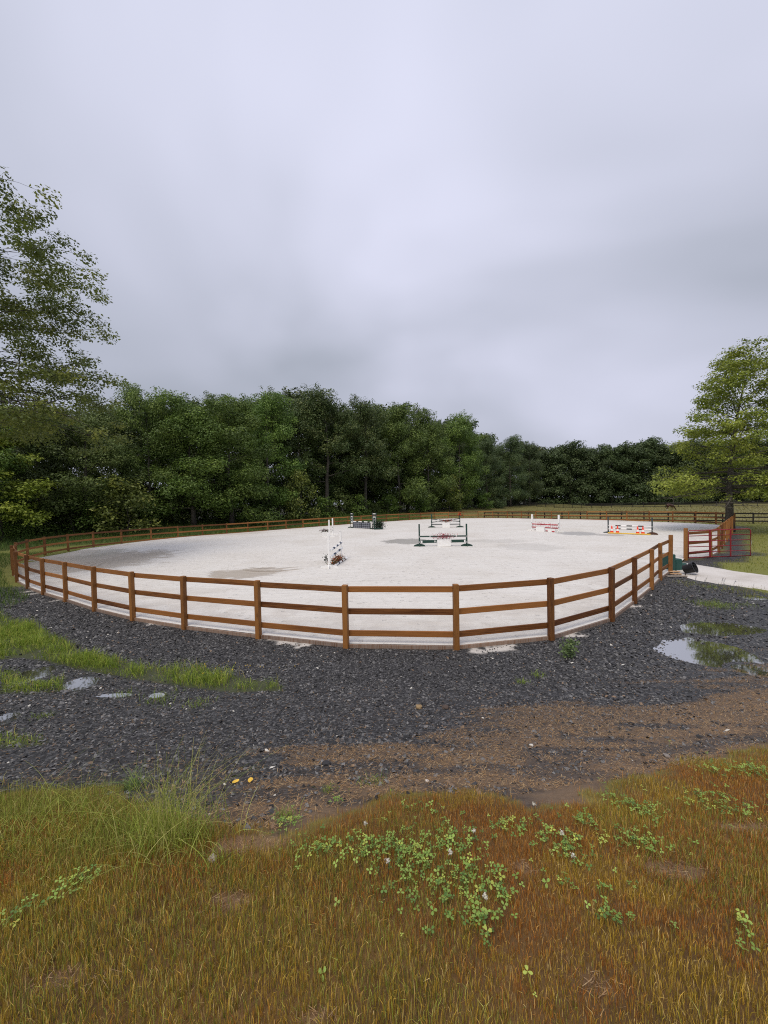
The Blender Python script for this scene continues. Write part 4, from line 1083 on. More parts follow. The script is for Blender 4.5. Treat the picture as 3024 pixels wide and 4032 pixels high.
flower_box('white block with a bank of crimson and white blooms before the lettered plank', (p.x, p.y - 0.05, p.z), fdir, 0.92, 0.4, 0.5, 'white', [(0.40, 0.03, 0.06), (0.30, 0.015, 0.04), (0.65, 0.5, 0.52), (0.5, 0.12, 0.16)], [5, 3, 1.6, 2], 620, fh=0.32, green=False)

# -- far green cross-rail
A = fw3(1700, 2077); B = fw3(1811, 2076); fdir = ang2(A, B); dv = (B - A).normalized(); fwd = Vector((dv.y, -dv.x, 0))
standard('jump_standard', 'dark green standard at the left of the far cross rail', A, fdir, 1.56, 'green', 0.13, 0.9, 0.16, (0.5, 0.9))
st_ = standard('jump_standard', 'dark green standard topped by an orange flower at the far cross rail', B, fdir, 1.45, 'green', 0.11, 0.9, 0.16, (0.5, 0.9))
petals('flower_topper', st_, 0, -0.06, 1.5, 0.18, 0.1, 0.18, 120, [(0.5, 0.09, 0.02), (0.4, 0.04, 0.02), (0.1, 0.02, 0.02)], [3, 2, 1], 0.05)
BB = [('slate', 1), ('white', .14), ('slate', 2.4), ('white', .14), ('slate', 1)]
pole('dark green pole sloping down to the right in the far cross rail', A + fwd * 0.1 + dv * 0.04 + Vector((0, 0, 0.98)), B + fwd * 0.1 - dv * 0.04 + Vector((0, 0, 0.68)), BB, 0.045)
pole('dark green pole sloping down to the left in the far cross rail', A + fwd * 0.2 + dv * 0.04 + Vector((0, 0, 0.62)), B + fwd * 0.2 - dv * 0.04 + Vector((0, 0, 1.0)), BB, 0.045)
pole('plain dark green pole low across the bottom of the far cross rail', A + fwd * 0.1 + dv * 0.04 + Vector((0, 0, 0.37)), B + fwd * 0.1 - dv * 0.04 + Vector((0, 0, 0.37)), [('slate', 1)], 0.05)
p = (A + B) / 2 + fwd * 0.02
flower_box('tall white planter with red and green blooms in the middle of the cross rail', (p.x, p.y - 0.35, p.z), fdir, 0.85, 0.3, 0.62, 'white', [(0.4, 0.03, 0.03), (0.28, 0.02, 0.02), (0.1, 0.12, 0.04)], [4, 2, 2], 320, fh=0.3)

# -- red and white jump
A = fw3(2096, 2089); B = fw3(2201, 2095); fdir = ang2(A, B); dv = (B - A).normalized(); fwd = Vector((dv.y, -dv.x, 0))
standard('jump_standard', 'white standard at the left end of the red poles', A, fdir, 1.6, 'white', 0.15, 0.9, 0.15, (0.45, 0.8))
standard('jump_standard', 'white standard at the right end of the red poles', B, fdir, 1.6, 'white', 0.15, 0.9, 0.15, (0.45, 0.8))
pole('red pole on the upper cups between the white standards', A + dv * 0.06 + fwd * 0.12 + Vector((0, 0, 0.66)), B - dv * 0.06 + fwd * 0.12 + Vector((0, 0, 0.66)), [('red', 1)], 0.055)
pole('red pole on the lower cups behind the white planters', A + dv * 0.06 + fwd * 0.12 + Vector((0, 0, 0.36)), B - dv * 0.06 + fwd * 0.12 + Vector((0, 0, 0.36)), [('red', .6), ('white', .35), ('red', 1), ('white', .1), ('red', .6)], 0.055)
q0 = fw3(2101, 2087, 0.056); q1 = fw3(2182, 2096, 0.056)
pole('red ground pole lying in front of the white planters', q0, q1, [('red', 1), ('white', .03), ('red', .6)], 0.055)
for k_, (tt, lab) in enumerate(((0.38, 'white planter with pink bows at the left under the red poles'), (0.8, 'white planter with pink bows at the right under the red poles'))):
    p = A + (B - A) * tt + fwd * 0.34
    flower_box(lab, (p.x, p.y, p.z), fdir, 0.8 if k_ == 0 else 0.7, 0.24, 0.42 if k_ == 0 else 0.3, 'white', [(0.5, 0.06, 0.08), (0.62, 0.3, 0.32), (0.7, 0.62, 0.6)], [4, 2, 2], 130, fh=0.45, green=False)

# -- black and white poles with cones
A = fw3(2395, 2098); B = fw3(2568, 2105); fdir = ang2(A, B); dv = (B - A).normalized(); fwd = Vector((dv.y, -dv.x, 0))
standard('jump_standard', 'dark slate standard left of the traffic cones', A, fdir, 1.46, 'slate', 0.1, 0.85, 0.12, (0.36, 0.68))
standard('jump_standard', 'dark slate standard with brown feet right of the traffic cones', B, fdir, 1.46, 'slate', 0.11, 0.85, 0.2, (0.36, 0.68), fmat='brown')
BW = [('white', .9), ('black', .7), ('white', .75), ('black', .7), ('white', .75), ('black', .7), ('white', .95)]
pole('black and white pole on the upper cups above the cones', A + dv * 0.05 + fwd * 0.1 + Vector((0, 0, 0.68)), B - dv * 0.05 + fwd * 0.1 + Vector((0, 0, 0.70)), BW, 0.05)
pole('black and white pole on the lower cups behind the cones', A + dv * 0.05 + fwd * 0.1 + Vector((0, 0, 0.40)), B - dv * 0.05 + fwd * 0.1 + Vector((0, 0, 0.42)), BW, 0.05)
pole('yellow pole on the sand in front of the cones', A + dv * 0.05 + fwd * 0.75 + Vector((0, 0, 0.056)), B - dv * 0.1 + fwd * 0.62 + Vector((0, 0, 0.056)), [('yellow', 1), ('yellow', .5)], 0.056)
def cone(label, p):
    t = thing('traffic_cone', label, 'traffic cone', p, rng.uniform(0, 1), 'orange cones under the black and white poles')
    MB().box((0, 0, 0.02), (0.36, 0.36, 0.035), ch=0.01).obj('base', MAT['orange'], t)
    MB().lathe([(0.145, 0.036), (0.118, 0.24)], 18).obj('lower_body', MAT['orange'], t, smooth_=False)
    MB().lathe([(0.117, 0.241), (0.085, 0.42)], 18).obj('white_collar', MAT['white'], t, smooth_=False)
    MB().lathe([(0.084, 0.421), (0.03, 0.70), (0.02, 0.71)], 18).obj('tip', MAT['orange'], t, smooth_=False)
for px, lab in ((2412, 'orange traffic cone with white collar, leftmost of the four'), (2435, 'orange traffic cone with white collar, second from the left of four'), (2514, 'orange traffic cone with white collar, third from the left of four'), (2534, 'orange traffic cone with white collar, rightmost of the four')):
    f_ = (px - 2395) / (2568 - 2395); p = A + (B - A) * f_ + fwd * 0.38
    cone(lab, (p.x, p.y, fz(p)))

# ------------------------------------------------------------------ horse
def horse():
    p = hit(2636, 2010, base_z); z0 = float(ground_z(*p))
    t = thing('horse', 'dark bay horse with white hind socks grazing in the pasture', 'horse', (p[0], p[1], z0), 0.12)
    J = {'tailhead': (-0.78, 0, 1.42, .14, .15), 'croup': (-0.55, 0, 1.36, .30, .30), 'loin': (-0.15, 0, 1.27, .29, .32), 'barrel': (0.2, 0, 1.2, .30, .35), 'withers': (0.55, 0, 1.27, .24, .33), 'chest': (0.78, 0, 1.12, .2, .28),
         'neck1': (1.02, 0, 0.98, .14, .19), 'neck2': (1.25, 0, 0.72, .105, .14), 'poll': (1.42, 0, 0.52, .09, .11), 'face': (1.50, 0, 0.30, .075, .09), 'muzzle': (1.52, 0, 0.10, .05, .06)}
    names = list(J); V = [J[k][:3] for k in names]; Rr = [J[k][3:] for k in names]; E = [(i, i + 1) for i in range(len(names) - 1)]
    def leg(root, pts):
        prev = names.index(root)
        for q in pts:
            V.append(q[:3]); Rr.append((q[3], q[3])); E.append((prev, len(V) - 1)); prev = len(V) - 1
    for s_, dx_ in ((-1, 0.0), (1, 0.16)):
        leg('croup', [(-0.52 + dx_ * .5, s_ * .17, 1.02, .19), (-0.46 + dx_, s_ * .17, 0.78, .12), (-0.72 + dx_, s_ * .16, 0.5, .06), (-0.68 + dx_, s_ * .16, 0.18, .045), (-0.62 + dx_, s_ * .16, 0.03, .06)])
    for s_, dx_ in ((-1, 0.12), (1, -0.1)):
        leg('withers', [(0.62 + dx_ * .2, s_ * .16, 0.92, .12), (0.62 + dx_ * .7, s_ * .15, 0.5, .062), (0.62 + dx_, s_ * .15, 0.2, .042), (0.66 + dx_, s_ * .15, 0.03, .058)])
    me = bpy.data.meshes.new('body'); me.from_pydata(V, E, [])
    tmp = bpy.data.objects.new('body_tmp', me); COL.objects.link(tmp)
    tmp.modifiers.new('s', 'SKIN'); tmp.modifiers.new('d', 'SUBSURF').levels = 2
    for i, sv in enumerate(me.skin_vertices[0].data): sv.radius = Rr[i]; sv.use_root = (i == 1)
    dg = bpy.context.evaluated_depsgraph_get(); bm_ = bpy.data.meshes.new_from_object(tmp.evaluated_get(dg)); bpy.data.objects.remove(tmp)
    s = NT('bay_coat'); v = s.coord(); xyz = s.n('ShaderNodeSeparateXYZ', {0: v})
    n_ = s.noise(v, 3, 3)
    c = s.ramp(n_, [(0.3, (0.03, 0.013, 0.007)), (0.7, (0.065, 0.026, 0.013))])
    sock = s.math('MULTIPLY', s.rng(xyz.outputs['Z'], 0.26, 0.32, 1, 0), s.rng(xyz.outputs['X'], -0.2, -0.1, 1, 0))
    c = s.mix(s.rng(xyz.outputs['Z'], 0.3, 0.55, 0.7, 0), c, (0.008, 0.006, 0.005, 1))
    c = s.mix(sock, c, (0.6, 0.58, 0.54, 1))
    bm_.materials.clear(); bm_.materials.append(s.fin(c, 0.5, 0.4))
    bm_.polygons.foreach_set('use_smooth', [True] * len(bm_.polygons))
    obj('body', bm_, None, t)
    MB().tube([(-0.8, 0, 1.42), (-0.93, 0, 1.3), (-0.97, 0, 1.0), (-0.93, 0, 0.6)], [0.04, 0.07, 0.09, 0.03], 8).obj('tail', MAT['black'], t, smooth_=True)
    MB().prism([(0.62, 1.56), (0.95, 1.2), (1.2, 0.9), (1.4, 0.66), (1.46, 0.62), (1.3, 0.78), (1.1, 1.05), (0.75, 1.4)], -0.03, 0.03).obj('mane', MAT['black'], t)
    for s_ in (-1, 1): MB().tube([(1.36, s_ * 0.06, 0.6), (1.33, s_ * 0.08, 0.7), (1.33, s_ * 0.085, 0.75)], [0.035, 0.03, 0.005], 6).obj('ear', MAT['brown'], t)
horse()

# ------------------------------------------------------------------ trees
def leaves_mesh(name, P, Nn, size, mat, shade, elong=1.7):
    n = len(P)
    Nn = Nn / (np.linalg.norm(Nn, axis=1)[:, None] + 1e-9)
    r = rng.normal(0, 1, (n, 3)); a = np.cross(Nn, r); a /= np.linalg.norm(a, axis=1)[:, None] + 1e-9
    b = np.cross(Nn, a); s_ = (size * rng.uniform(0.65, 1.35, n))[:, None]
    a[:, 2] -= 0.15
    V = np.stack([P, P + a * s_ * 0.5 + b * s_ * 0.5 / elong * 1.0, P + a * s_ + Nn * s_ * 0.12, P + a * s_ * 0.5 - b * s_ * 0.5 / elong], 1)
    return npmesh(name, V.reshape(-1, 3), [np.arange(n * 4).reshape(-1, 4)], mat, {'shade': ('FLOAT', 'FACE', shade)})

def make_tree(H, R, tr, clear, nl, env, elev, droop, clump_r, nleaf, leaf, mat, flat=0.55, sub=(0.35, 0.55, 0.75, 0.95), lean=(0, 0), top=0.92, wander=0.25, bare=0.0, side=None, trunk_top=0.93, shell=0.45, nmix=(0.55, 0.8, 0.45), nsat=0, bias=1.0, skirt=None):
    """returns (trunk mesh, crown mesh): tapered trunk with limbs, leaf clumps along the limbs"""
    mb = MB()
    k = 9; tz = np.linspace(0, H * trunk_top, k)
    wx = np.cumsum(rng.normal(0, wander, k)) * 0.35 + lean[0] * (tz / H) ** 2.6; wy = np.cumsum(rng.normal(0, wander, k)) * 0.35 + lean[1] * (tz / H) ** 2.6
    wx -= wx[0]; wy -= wy[0]
    rad = tr * (1 - 0.93 * (tz / (H * trunk_top)) ** 0.9); rad[0] *= 1.35
    mb.tube(np.c_[wx, wy, tz - np.where(tz == 0, 0.3, 0)], list(rad), 9)
    C = []
    for i in range(nl):
        t_ = clear + (top - clear) * ((i + rng.uniform(0, 0.9)) / nl) ** bias
        z0 = t_ * H; bx = np.interp(z0, tz, wx); by = np.interp(z0, tz, wy)
        az = i * 2.399 + rng.normal(0, 0.35)
        if side is not None and rng.uniform() < side[1]: az = side[0] + rng.normal(0, 0.9)
        L = R * env(t_) * rng.uniform(0.72, 1.1)
        el = np.interp(t_, [clear, top], elev) + rng.normal(0, 0.12)
        npt = 6; pts = []; dr = droop * (1 - t_) 
        for j in range(npt):
            s_ = j / (npt - 1)
            pts.append(np.array([bx + math.cos(az + 0.25 * s_ * math.sin(i)) * L * s_ * math.cos(el), by + math.sin(az + 0.25 * s_ * math.sin(i)) * L * s_ * math.cos(el), z0 + L * s_ * math.sin(el) - dr * L * s_ * s_ + rng.normal(0, 0.05) * L * 0.15]))
        r0 = max(0.02, np.interp(z0, tz, rad) * 0.45)
        mb.tube(pts, [r0 * (1 - 0.85 * j / (npt - 1)) for j in range(npt)], 5, caps=False)
        pts = np.array(pts); ss = np.linspace(0, 1, npt)
        for s_ in sub:
            base = np.array([np.interp(s_, ss, pts[:, q]) for q in range(3)])
            if rng.uniform() > bare: C.append((base, clump_r * rng.uniform(0.6, 1.0)))
            for sg in (-1, 1):
                a2 = az + sg * rng.uniform(0.5, 1.15); l2 = L * (0.2 + 0.22 * (1 - s_)) * rng.uniform(0.7, 1.3) + clump_r * 0.3
                e2 = el * 0.6 - 0.3 * droop + rng.normal(0, 0.25)
                tip = base + np.array([math.cos(a2) * math.cos(e2), math.sin(a2) * math.cos(e2), math.sin(e2)]) * l2
                mb.tube([base, (base + tip) / 2 + np.array([0, 0, 0.06 * l2]), tip], [r0 * 0.3, r0 * 0.2, 0.006], 4, caps=False)
                C.append((tip, clump_r * rng.uniform(0.65, 1.15)))
        C.append((pts[-1], clump_r * rng.uniform(0.7, 1.0)))
    tipz = np.array([wx[-1], wy[-1], tz[-1]])
    for q in range(4): C.append((tipz + rng.normal(0, 0.35, 3) * clump_r, clump_r * 0.8))
    for c_, r_ in list(C):
        for q in range(nsat):
            dd = rng.normal(0, 1, 3); dd[2] = abs(dd[2]) * 0.9; dd /= np.linalg.norm(dd)
            C.append((c_ + dd * r_ * rng.uniform(0.75, 1.3) * np.array([1, 1, flat]), r_ * rng.uniform(0.25, 0.45)))
    cen_ = np.array([c for c, _ in C]); rad_ = np.array([r for _, r in C])
    wgt = rad_ ** 2; cnt = np.maximum(6, (wgt / wgt.sum() * nleaf)).astype(int)
    idx = np.repeat(np.arange(len(C)), cnt); n = len(idx)
    d = rng.normal(0, 1, (n, 3)); d /= np.linalg.norm(d, axis=1)[:, None]
    rr_ = rng.uniform(0, 1, n) ** shell
    P = cen_[idx] + d * (rad_[idx] * rr_)[:, None] * np.array([1, 1, flat]) 
    P[:, 2] -= (rad_[idx] * 0.12)
    Nn = d * nmix[0] + np.array([0, 0, nmix[1]]) + rng.normal(0, nmix[2], (n, 3))
    if skirt is not None:
        ok = P[:, 2] > skirt[0] + skirt[1] * np.hypot(P[:, 0], P[:, 1])
        P, Nn, idx = P[ok], Nn[ok], idx[ok]; n = len(P)
    csh = rng.uniform(0, 1, len(C))
    sh = np.clip(0.4 * rng.uniform(0, 1, n) + 0.6 * csh[idx], 0, 1)
    P[:, 2] = np.maximum(P[:, 2], 0.15)
    return mb.mesh('trunk', MAT['bark'], True), leaves_mesh('crown', P, Nn, leaf, mat, sh)

def plant_tree(name, label, meshes, loc, rz, sc, group=None, mat=None):
    t = thing(name, label, 'tree', loc, rz, group); t.scale = sc
    obj('trunk', meshes[0], None, t); c_ = obj('crown', meshes[1], None, t)
    if mat is not None:
        c_.material_slots[0].link = 'OBJECT'; c_.material_slots[0].material = mat
    return t

env_round = lambda t_: max(0.18, math.sqrt(max(0.0, 1 - ((t_ - 0.42) / 0.62) ** 2)))
env_pin = lambda t_: max(0.22, 1.05 - 0.85 * t_)
WOODT = [make_tree(20, 5.2 + 0.5 * (i % 3), 0.34, 0.14, 17, env_round, (0.1, 1.0), 0.25, 1.7, 32000, 0.28, MAT['leaf_wood'], flat=0.8, sub=(0.45, 0.85), shell=0.28, nmix=(1.0, 0.6, 0.3), nsat=3) for i in range(5)]
TALLT = [make_tree(20, 5.2, 0.42, 0.28, 17, env_round, (0.2, 1.0), 0.15, 1.6, 25000, 0.28, MAT['leaf_dark'], flat=0.75, wander=0.4, sub=(0.45, 0.85), shell=0.3, nmix=(1.0, 0.6, 0.3), nsat=3) for i in range(2)]
FART = [make_tree(20, 5.4, 0.3, 0.05, 15, env_round, (0.1, 1.0), 0.2, 1.9, 13000, 0.5, MAT['leaf_far_haze'], flat=0.8, sub=(0.45, 0.85), shell=0.28, nmix=(1.0, 0.6, 0.3), nsat=3) for i in range(3)]

def line_pt(px, noff):
    d = ray(px, 2000); k_ = -(d[0] * N[0] + d[1] * N[1]); t_ = noff / k_
    return np.array([d[0] * t_, d[1] * t_])
def top_h(px, py, p):
    d = ray(px, py); t_ = p[1] / d[1]; return CAM_H + d[2] * t_
FRONT = [  # image column, crown top, distance beyond the arena, mesh, leaf colour, width factor, label
    (-60, 1640, 52, 0, 'leaf_wood', 1.1, 'broad dark tree at the left edge of the photo behind the young tree'),
    (160, 1600, 56, 3, 'leaf_dark', 1.0, 'dark tree between the left edge and the pale feathery tree'),
    (340, 1590, 55, 1, 'leaf_pale', 1.25, 'pale feathery tree left of the tall dark mass of the wood'),
    (585, 1535, 57, 2, 'leaf_wood', 0.85, 'tall round topped tree at the left end of the high wood front'),
    (760, 1558, 54, 4, 'leaf_wood', 1.25, 'broad green tree, second crown from the left in the high wood front'),
    (910, 1572, 53, 0, 'leaf_wood', 1.2, 'broad green tree just left of the gap with the bare dark trunk'),
    (1055, 1540, 58, 2, 'leaf_wood', 0.95, 'tall leafy tree directly left of the dark oak'),
    (1290, 1545, 60, 'T0', 'leaf_dark', 1.05, 'dark oak with a clear grey trunk behind the white jump standards'),
    (1440, 1590, 59, 'T1', 'leaf_dark', 0.95, 'dark tree above the stone wall jump, right of the oak'),
    (1575, 1582, 58, 3, 'leaf_wood', 0.95, 'fresh green tree right above the brush box'),
    (1690, 1632, 57, 1, 'leaf_wood', 0.9, 'fresh green tree above the far cross rail'),
    (1810, 1640, 57, 4, 'leaf_wood', 0.85, 'light green tree ending the near wood, its crown open to the sky'),
    (1920, 1722, 57, 0, 'leaf_far_haze', 0.9, 'dull green tree right of the light green end tree'),
    (2010, 1725, 58, 2, 'leaf_far_haze', 0.9, 'dull green tree in the step where the wood drops lower'),
    (2085, 1742, 60, 3, 'leaf_far_haze', 0.85, 'last tree of the near wood where it meets the far wood')]
for i, (px, py, off, mi, lm_, wf, lab) in enumerate(FRONT):
    p = line_pt(px, off); h = top_h(px, py, p) - float(ground_z(*p))
    ms = TALLT[int(mi[1])] if isinstance(mi, str) else WOODT[mi]
    s_ = h / 20.0 * rng.uniform(0.90, 0.96)
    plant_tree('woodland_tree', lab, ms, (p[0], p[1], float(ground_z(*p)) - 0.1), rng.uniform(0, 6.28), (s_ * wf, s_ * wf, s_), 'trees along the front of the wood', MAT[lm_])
px = -150.0; i = 0
while px < 2120:
    base_top = np.interp(px, [-150, 300, 500, 1100, 1300, 1500, 1800, 1950, 2120], [1640, 1640, 1600, 1590, 1600, 1630, 1690, 1760, 1770])
    for r_ in range(2):
        p = line_pt(px + (40 if r_ else 0), 65 + 8 * r_ + rng.uniform(-1.5, 1.5)); h = top_h(px, base_top + rng.uniform(0, 40), p) - float(ground_z(*p))
        s_ = h / 20.0
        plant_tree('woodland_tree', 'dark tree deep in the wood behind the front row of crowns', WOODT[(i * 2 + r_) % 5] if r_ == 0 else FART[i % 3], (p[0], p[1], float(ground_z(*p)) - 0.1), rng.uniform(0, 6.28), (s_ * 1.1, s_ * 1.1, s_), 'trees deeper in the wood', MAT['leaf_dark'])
    px += 6.0 / p[1] * F_PX * 1.15; i += 1
# back wood beyond the pasture
bw = [(2130, 1790), (2185, 1772), (2245, 1765), (2305, 1778), (2360, 1782), (2410, 1772), (2470, 1758), (2530, 1748), (2580, 1762), (2635, 1768), (2690, 1752), (2750, 1765), (2810, 1760), (2870, 1755), (2930, 1740), (2990, 1745), (3050, 1750)]
ORD = 'first second third fourth fifth sixth seventh eighth ninth tenth eleventh twelfth thirteenth fourteenth fifteenth sixteenth seventeenth'.split()
for i, (px, py) in enumerate(bw):
    for r_ in range(2):
        d = ray(px + 25 * r_, 1990); dep = 190 / (1 + 0.40 * d[0] / d[1] * 1.0) + 9 * r_ + rng.uniform(-2, 2)
        p = np.array([d[0] / d[1] * dep, dep]); h = top_h(px, py + 8 * r_, p)
        s_ = h / 20.0
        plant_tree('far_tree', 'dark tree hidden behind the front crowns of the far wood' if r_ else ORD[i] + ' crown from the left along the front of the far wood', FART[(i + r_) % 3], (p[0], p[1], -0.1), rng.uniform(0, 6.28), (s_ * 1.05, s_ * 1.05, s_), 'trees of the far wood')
# undergrowth at the wood edge
SHR = [make_tree(3.2, 2.0, 0.06, 0.05, 9, env_round, (0.3, 1.1), 0.2, 0.75, 2600, 0.22, MAT['leaf_wood'], flat=0.75) for _ in range(2)]
for i in range(34):
    px = -80 + i * 62; p = line_pt(px, 55.5 + rng.uniform(-2, 3)); s_ = rng.uniform(0.75, 1.6)
    s_ *= 0.72
    t = plant_tree('shrub', 'green shrub in the undergrowth along the foot of the wood', SHR[i % 2], (p[0], p[1], float(ground_z(*p)) - 0.05), rng.uniform(0, 6.28), (s_ * 1.2, s_ * 1.2, s_), 'shrubs at the foot of the wood', MAT[['leaf_wood', 'leaf_dark', 'leaf_wood', 'leaf_pale'][i % 4]])
    t['category'] = 'shrub'
for (px, py, off, s_, wf, lab) in ((500, 1930, 51, 1.0, 1.0, 'yellow green bush leaning out of the wood at the left meadow'), (1180, 1900, 53, 1.0, 0.7, 'yellow green vine covered tree beside the dark gap in the wood'), (1770, 1900, 55, 1.0, 0.8, 'bright green sapling at the wood edge above the far cross rail')):
    p = line_pt(px, off); h = top_h(px, py, p) - float(ground_z(*p))
    t = plant_tree('sapling', lab, SHR[0], (p[0], p[1], float(ground_z(*p)) - 0.05), rng.uniform(0, 6), (h / 3.2 * wf, h / 3.2 * wf, h / 3.2), None, MAT['leaf_pin'])

# the three single trees
p = hit(2873, 2094)
pin = make_tree(15.6, 5.8, 0.34, 0.235, 58, lambda t_: max(0.3, 1.1 - 0.55 * t_) if t_ < 0.55 else 0.6 - 0.12 * (t_ - 0.52), (0.0, 0.85), 0.08, 0.8, 44000, 0.2, MAT['leaf_yellow'], flat=0.5, top=0.95, bare=0.3, lean=(2.4, 0.3), wander=0.08, bias=1.5, skirt=(1.7, 0.36))
plant_tree('pin_oak', 'yellow green oak with layered branches standing right of the gate', pin, (p[0], p[1], -0.05), 0.0, (1, 1, 1))
big = make_tree(18.6, 10.0, 0.5, 0.47, 40, lambda t_: 1.1 - 0.28 * t_, (-0.02, 0.42), 0.18, 0.9, 72000, 0.17, MAT['leaf_pin'], flat=0.5, top=0.97, bare=0.1, side=(0.1, 0.45), wander=0.2)
plant_tree('pin_oak', 'large oak reaching in from the left edge with drooping leafy limbs', big, (-26.2, 20.0, 0.1), 0.0, (1, 1, 1))
p = line_pt(5, 53); p = np.array([-36.5, 37.5])
young = make_tree(13.6, 5.2, 0.16, 0.16, 26, env_pin, (-0.05, 0.8), 0.2, 0.95, 21000, 0.27, MAT['leaf_yellow'], flat=0.5)
p = at_depth(12, 2120, 37.5)[:2]
plant_tree('young_tree', 'young yellow green tree with a thin dark trunk at the left edge', young, (p[0], p[1], float(ground_z(*p)) - 0.05), 0.3, (1, 1, 1))

# ------------------------------------------------------------------ small growth and stones in the foreground
def gz1(p): return float(ground_z(p[0], p[1]))
CLV = [(0.20, 0.31, 0.06), (0.27, 0.39, 0.085), (0.11, 0.2, 0.045), (0.40, 0.47, 0.09)]
def clover(cx, cy, rx, ry, n, lime=False):
    c0 = hit(cx, cy); ex = abs(hit(cx + rx, cy)[0] - hit(cx - rx, cy)[0]) / 2; ey = abs(hit(cx, cy - ry)[1] - hit(cx, cy + ry)[1]) / 2
    n = int(n * 0.95); sc_ = np.where(rng.uniform(0, 1, n) < 0.25, 1.1, 0.55); a = c0[0] + rng.normal(0, 1, n) * sc_ * ex; b = c0[1] + rng.normal(0, 1, n) * sc_ * ey
    z = ground_z(a, b); h = rng.uniform(0.028, 0.082, n); V = []; Fq = []; Ft = []; cols = []
    for i in range(n):
        top = np.array([a[i] + rng.normal(0, 0.012), b[i] + rng.normal(0, 0.012), z[i] + h[i]])
        col = np.array(CLV[rng.choice(4, p=[.4, .25, .25, .1])]) * rng.uniform(0.75, 1.2)
        if lime: col = np.array([0.42, 0.5, 0.1])
        k0 = len(V); V += [(a[i] - 0.001, b[i], z[i]), (a[i] + 0.001, b[i], z[i]), tuple(top + [0.001, 0, 0]), tuple(top - [0.001, 0, 0])]
        Fq.append((k0, k0 + 1, k0 + 2, k0 + 3)); cols += [col * 0.8] * 4
        an0 = rng.uniform(0, 6.28); tl = rng.normal(0, 0.3, 2); rl = rng.uniform(0.0045, 0.0125)
        for q in range(3):
            an = an0 + q * 2.094; k0 = len(V)
            for (u_, w_) in ((0.1, 0), (0.75, 0.52), (1.35, 0.62), (1.85, 0.32), (1.75, 0), (1.85, -0.32), (1.35, -0.62), (0.75, -0.52)):
                dx_ = rl * (u_ * math.cos(an) - w_ * math.sin(an)); dy_ = rl * (u_ * math.sin(an) + w_ * math.cos(an))
                V.append((top[0] + dx_, top[1] + dy_, top[2] + dx_ * tl[0] + dy_ * tl[1] + 0.12 * rl * abs(w_) * 2))
            Ft.append(tuple(range(k0, k0 + 8))); cols += [col] * 8
    me = npmesh('clover', np.array(V), [np.array(Fq), np.array(Ft)], MAT['petal'], {'gcol': ('FLOAT_COLOR', 'POINT', np.c_[np.array(cols), np.ones(len(cols))])})
    o = kind(obj('clover', me), 'stuff')
for a_ in [(1620, 3395, 135, 100, 150), (1540, 3350, 90, 60, 60), (1803, 3320, 105, 60, 80), (1803, 3515, 110, 80, 90), (1968, 3524, 60, 55, 45), (1895, 3634, 60, 40, 32), (2042, 3266, 95, 38, 55), (2180, 3290, 50, 25, 20),
           (2235, 3358, 85, 48, 70), (2317, 3248, 50, 30, 35), (2510, 3330, 105, 42, 70), (2446, 3165, 60, 45, 45), (2529, 3211, 60, 28, 45), (2823, 3175, 135, 50, 110), (2951, 3046, 110, 36, 120), (2813, 3046, 45, 25, 30),
           (2230, 3495, 45, 12, 12), (2372, 3512, 25, 14, 7), (2490, 3495, 18, 12, 5), (2430, 3640, 50, 40, 14), (2350, 3605, 30, 18, 6), (1635, 3570, 25, 40, 10), (1690, 3680, 20, 14, 4), (1920, 3745, 18, 20, 6), (2960, 3710, 25, 14, 7), (2920, 3780, 18, 12, 5), (2650, 3690, 22, 12, 4),
           (1266, 3361, 85, 45, 55), (1428, 3361, 75, 45, 45), (1121, 3262, 48, 24, 34), (335, 3488, 60, 28, 34), (145, 3600, 45, 18, 12), (220, 3570, 30, 20, 8), (50, 3660, 40, 22, 10), (1330, 3170, 25, 12, 10), (1650, 3200, 60, 14, 22)]:
    clover(*a_)
for a_ in [(2885, 3642, 18, 14, 4), (2100, 3900, 8, 16, 3), (2370, 3345, 40, 22, 8), (1560, 3700, 8, 14, 2)]: clover(*a_, lime=True)
for (cx, cy, lab) in ((1775, 3428, 'white clover blossom at the heart of the largest clover patch'), (1868, 3325, 'white clover blossom at the upper right of the largest clover patch'), (2215, 3338, 'white clover blossom in the clover patch right of centre'), (2255, 3418, 'white clover blossom just below the clover patch right of centre'),
        (1912, 3610, 'white clover blossom in the lowest clump of the largest clover patch'), (1528, 3450, 'white clover blossom at the left rim of the largest clover patch'), (1440, 3290, 'white clover blossom over the small clover group left of centre'), (2105, 3212, 'lone white clover blossom near the turf edge right of centre')):
    p = hit(cx, cy); t = thing('clover_flower', lab, 'flower', (p[0], p[1], gz1(p)), 0, 'white clover blossoms')
    hh = rng.uniform(0.09, 0.12)
    MB().tube([(0, 0, 0), (0.004, 0, hh * 0.6), (0, 0.003, hh)], 0.0012, 5).obj('stem', MAT['tubgreen'], t)
    petals('blossom', t, 0, 0, hh + 0.004, 0.011, 0.011, 0.010, 60, [(0.7, 0.68, 0.62), (0.6, 0.6, 0.48)], [3, 1], 0.005)

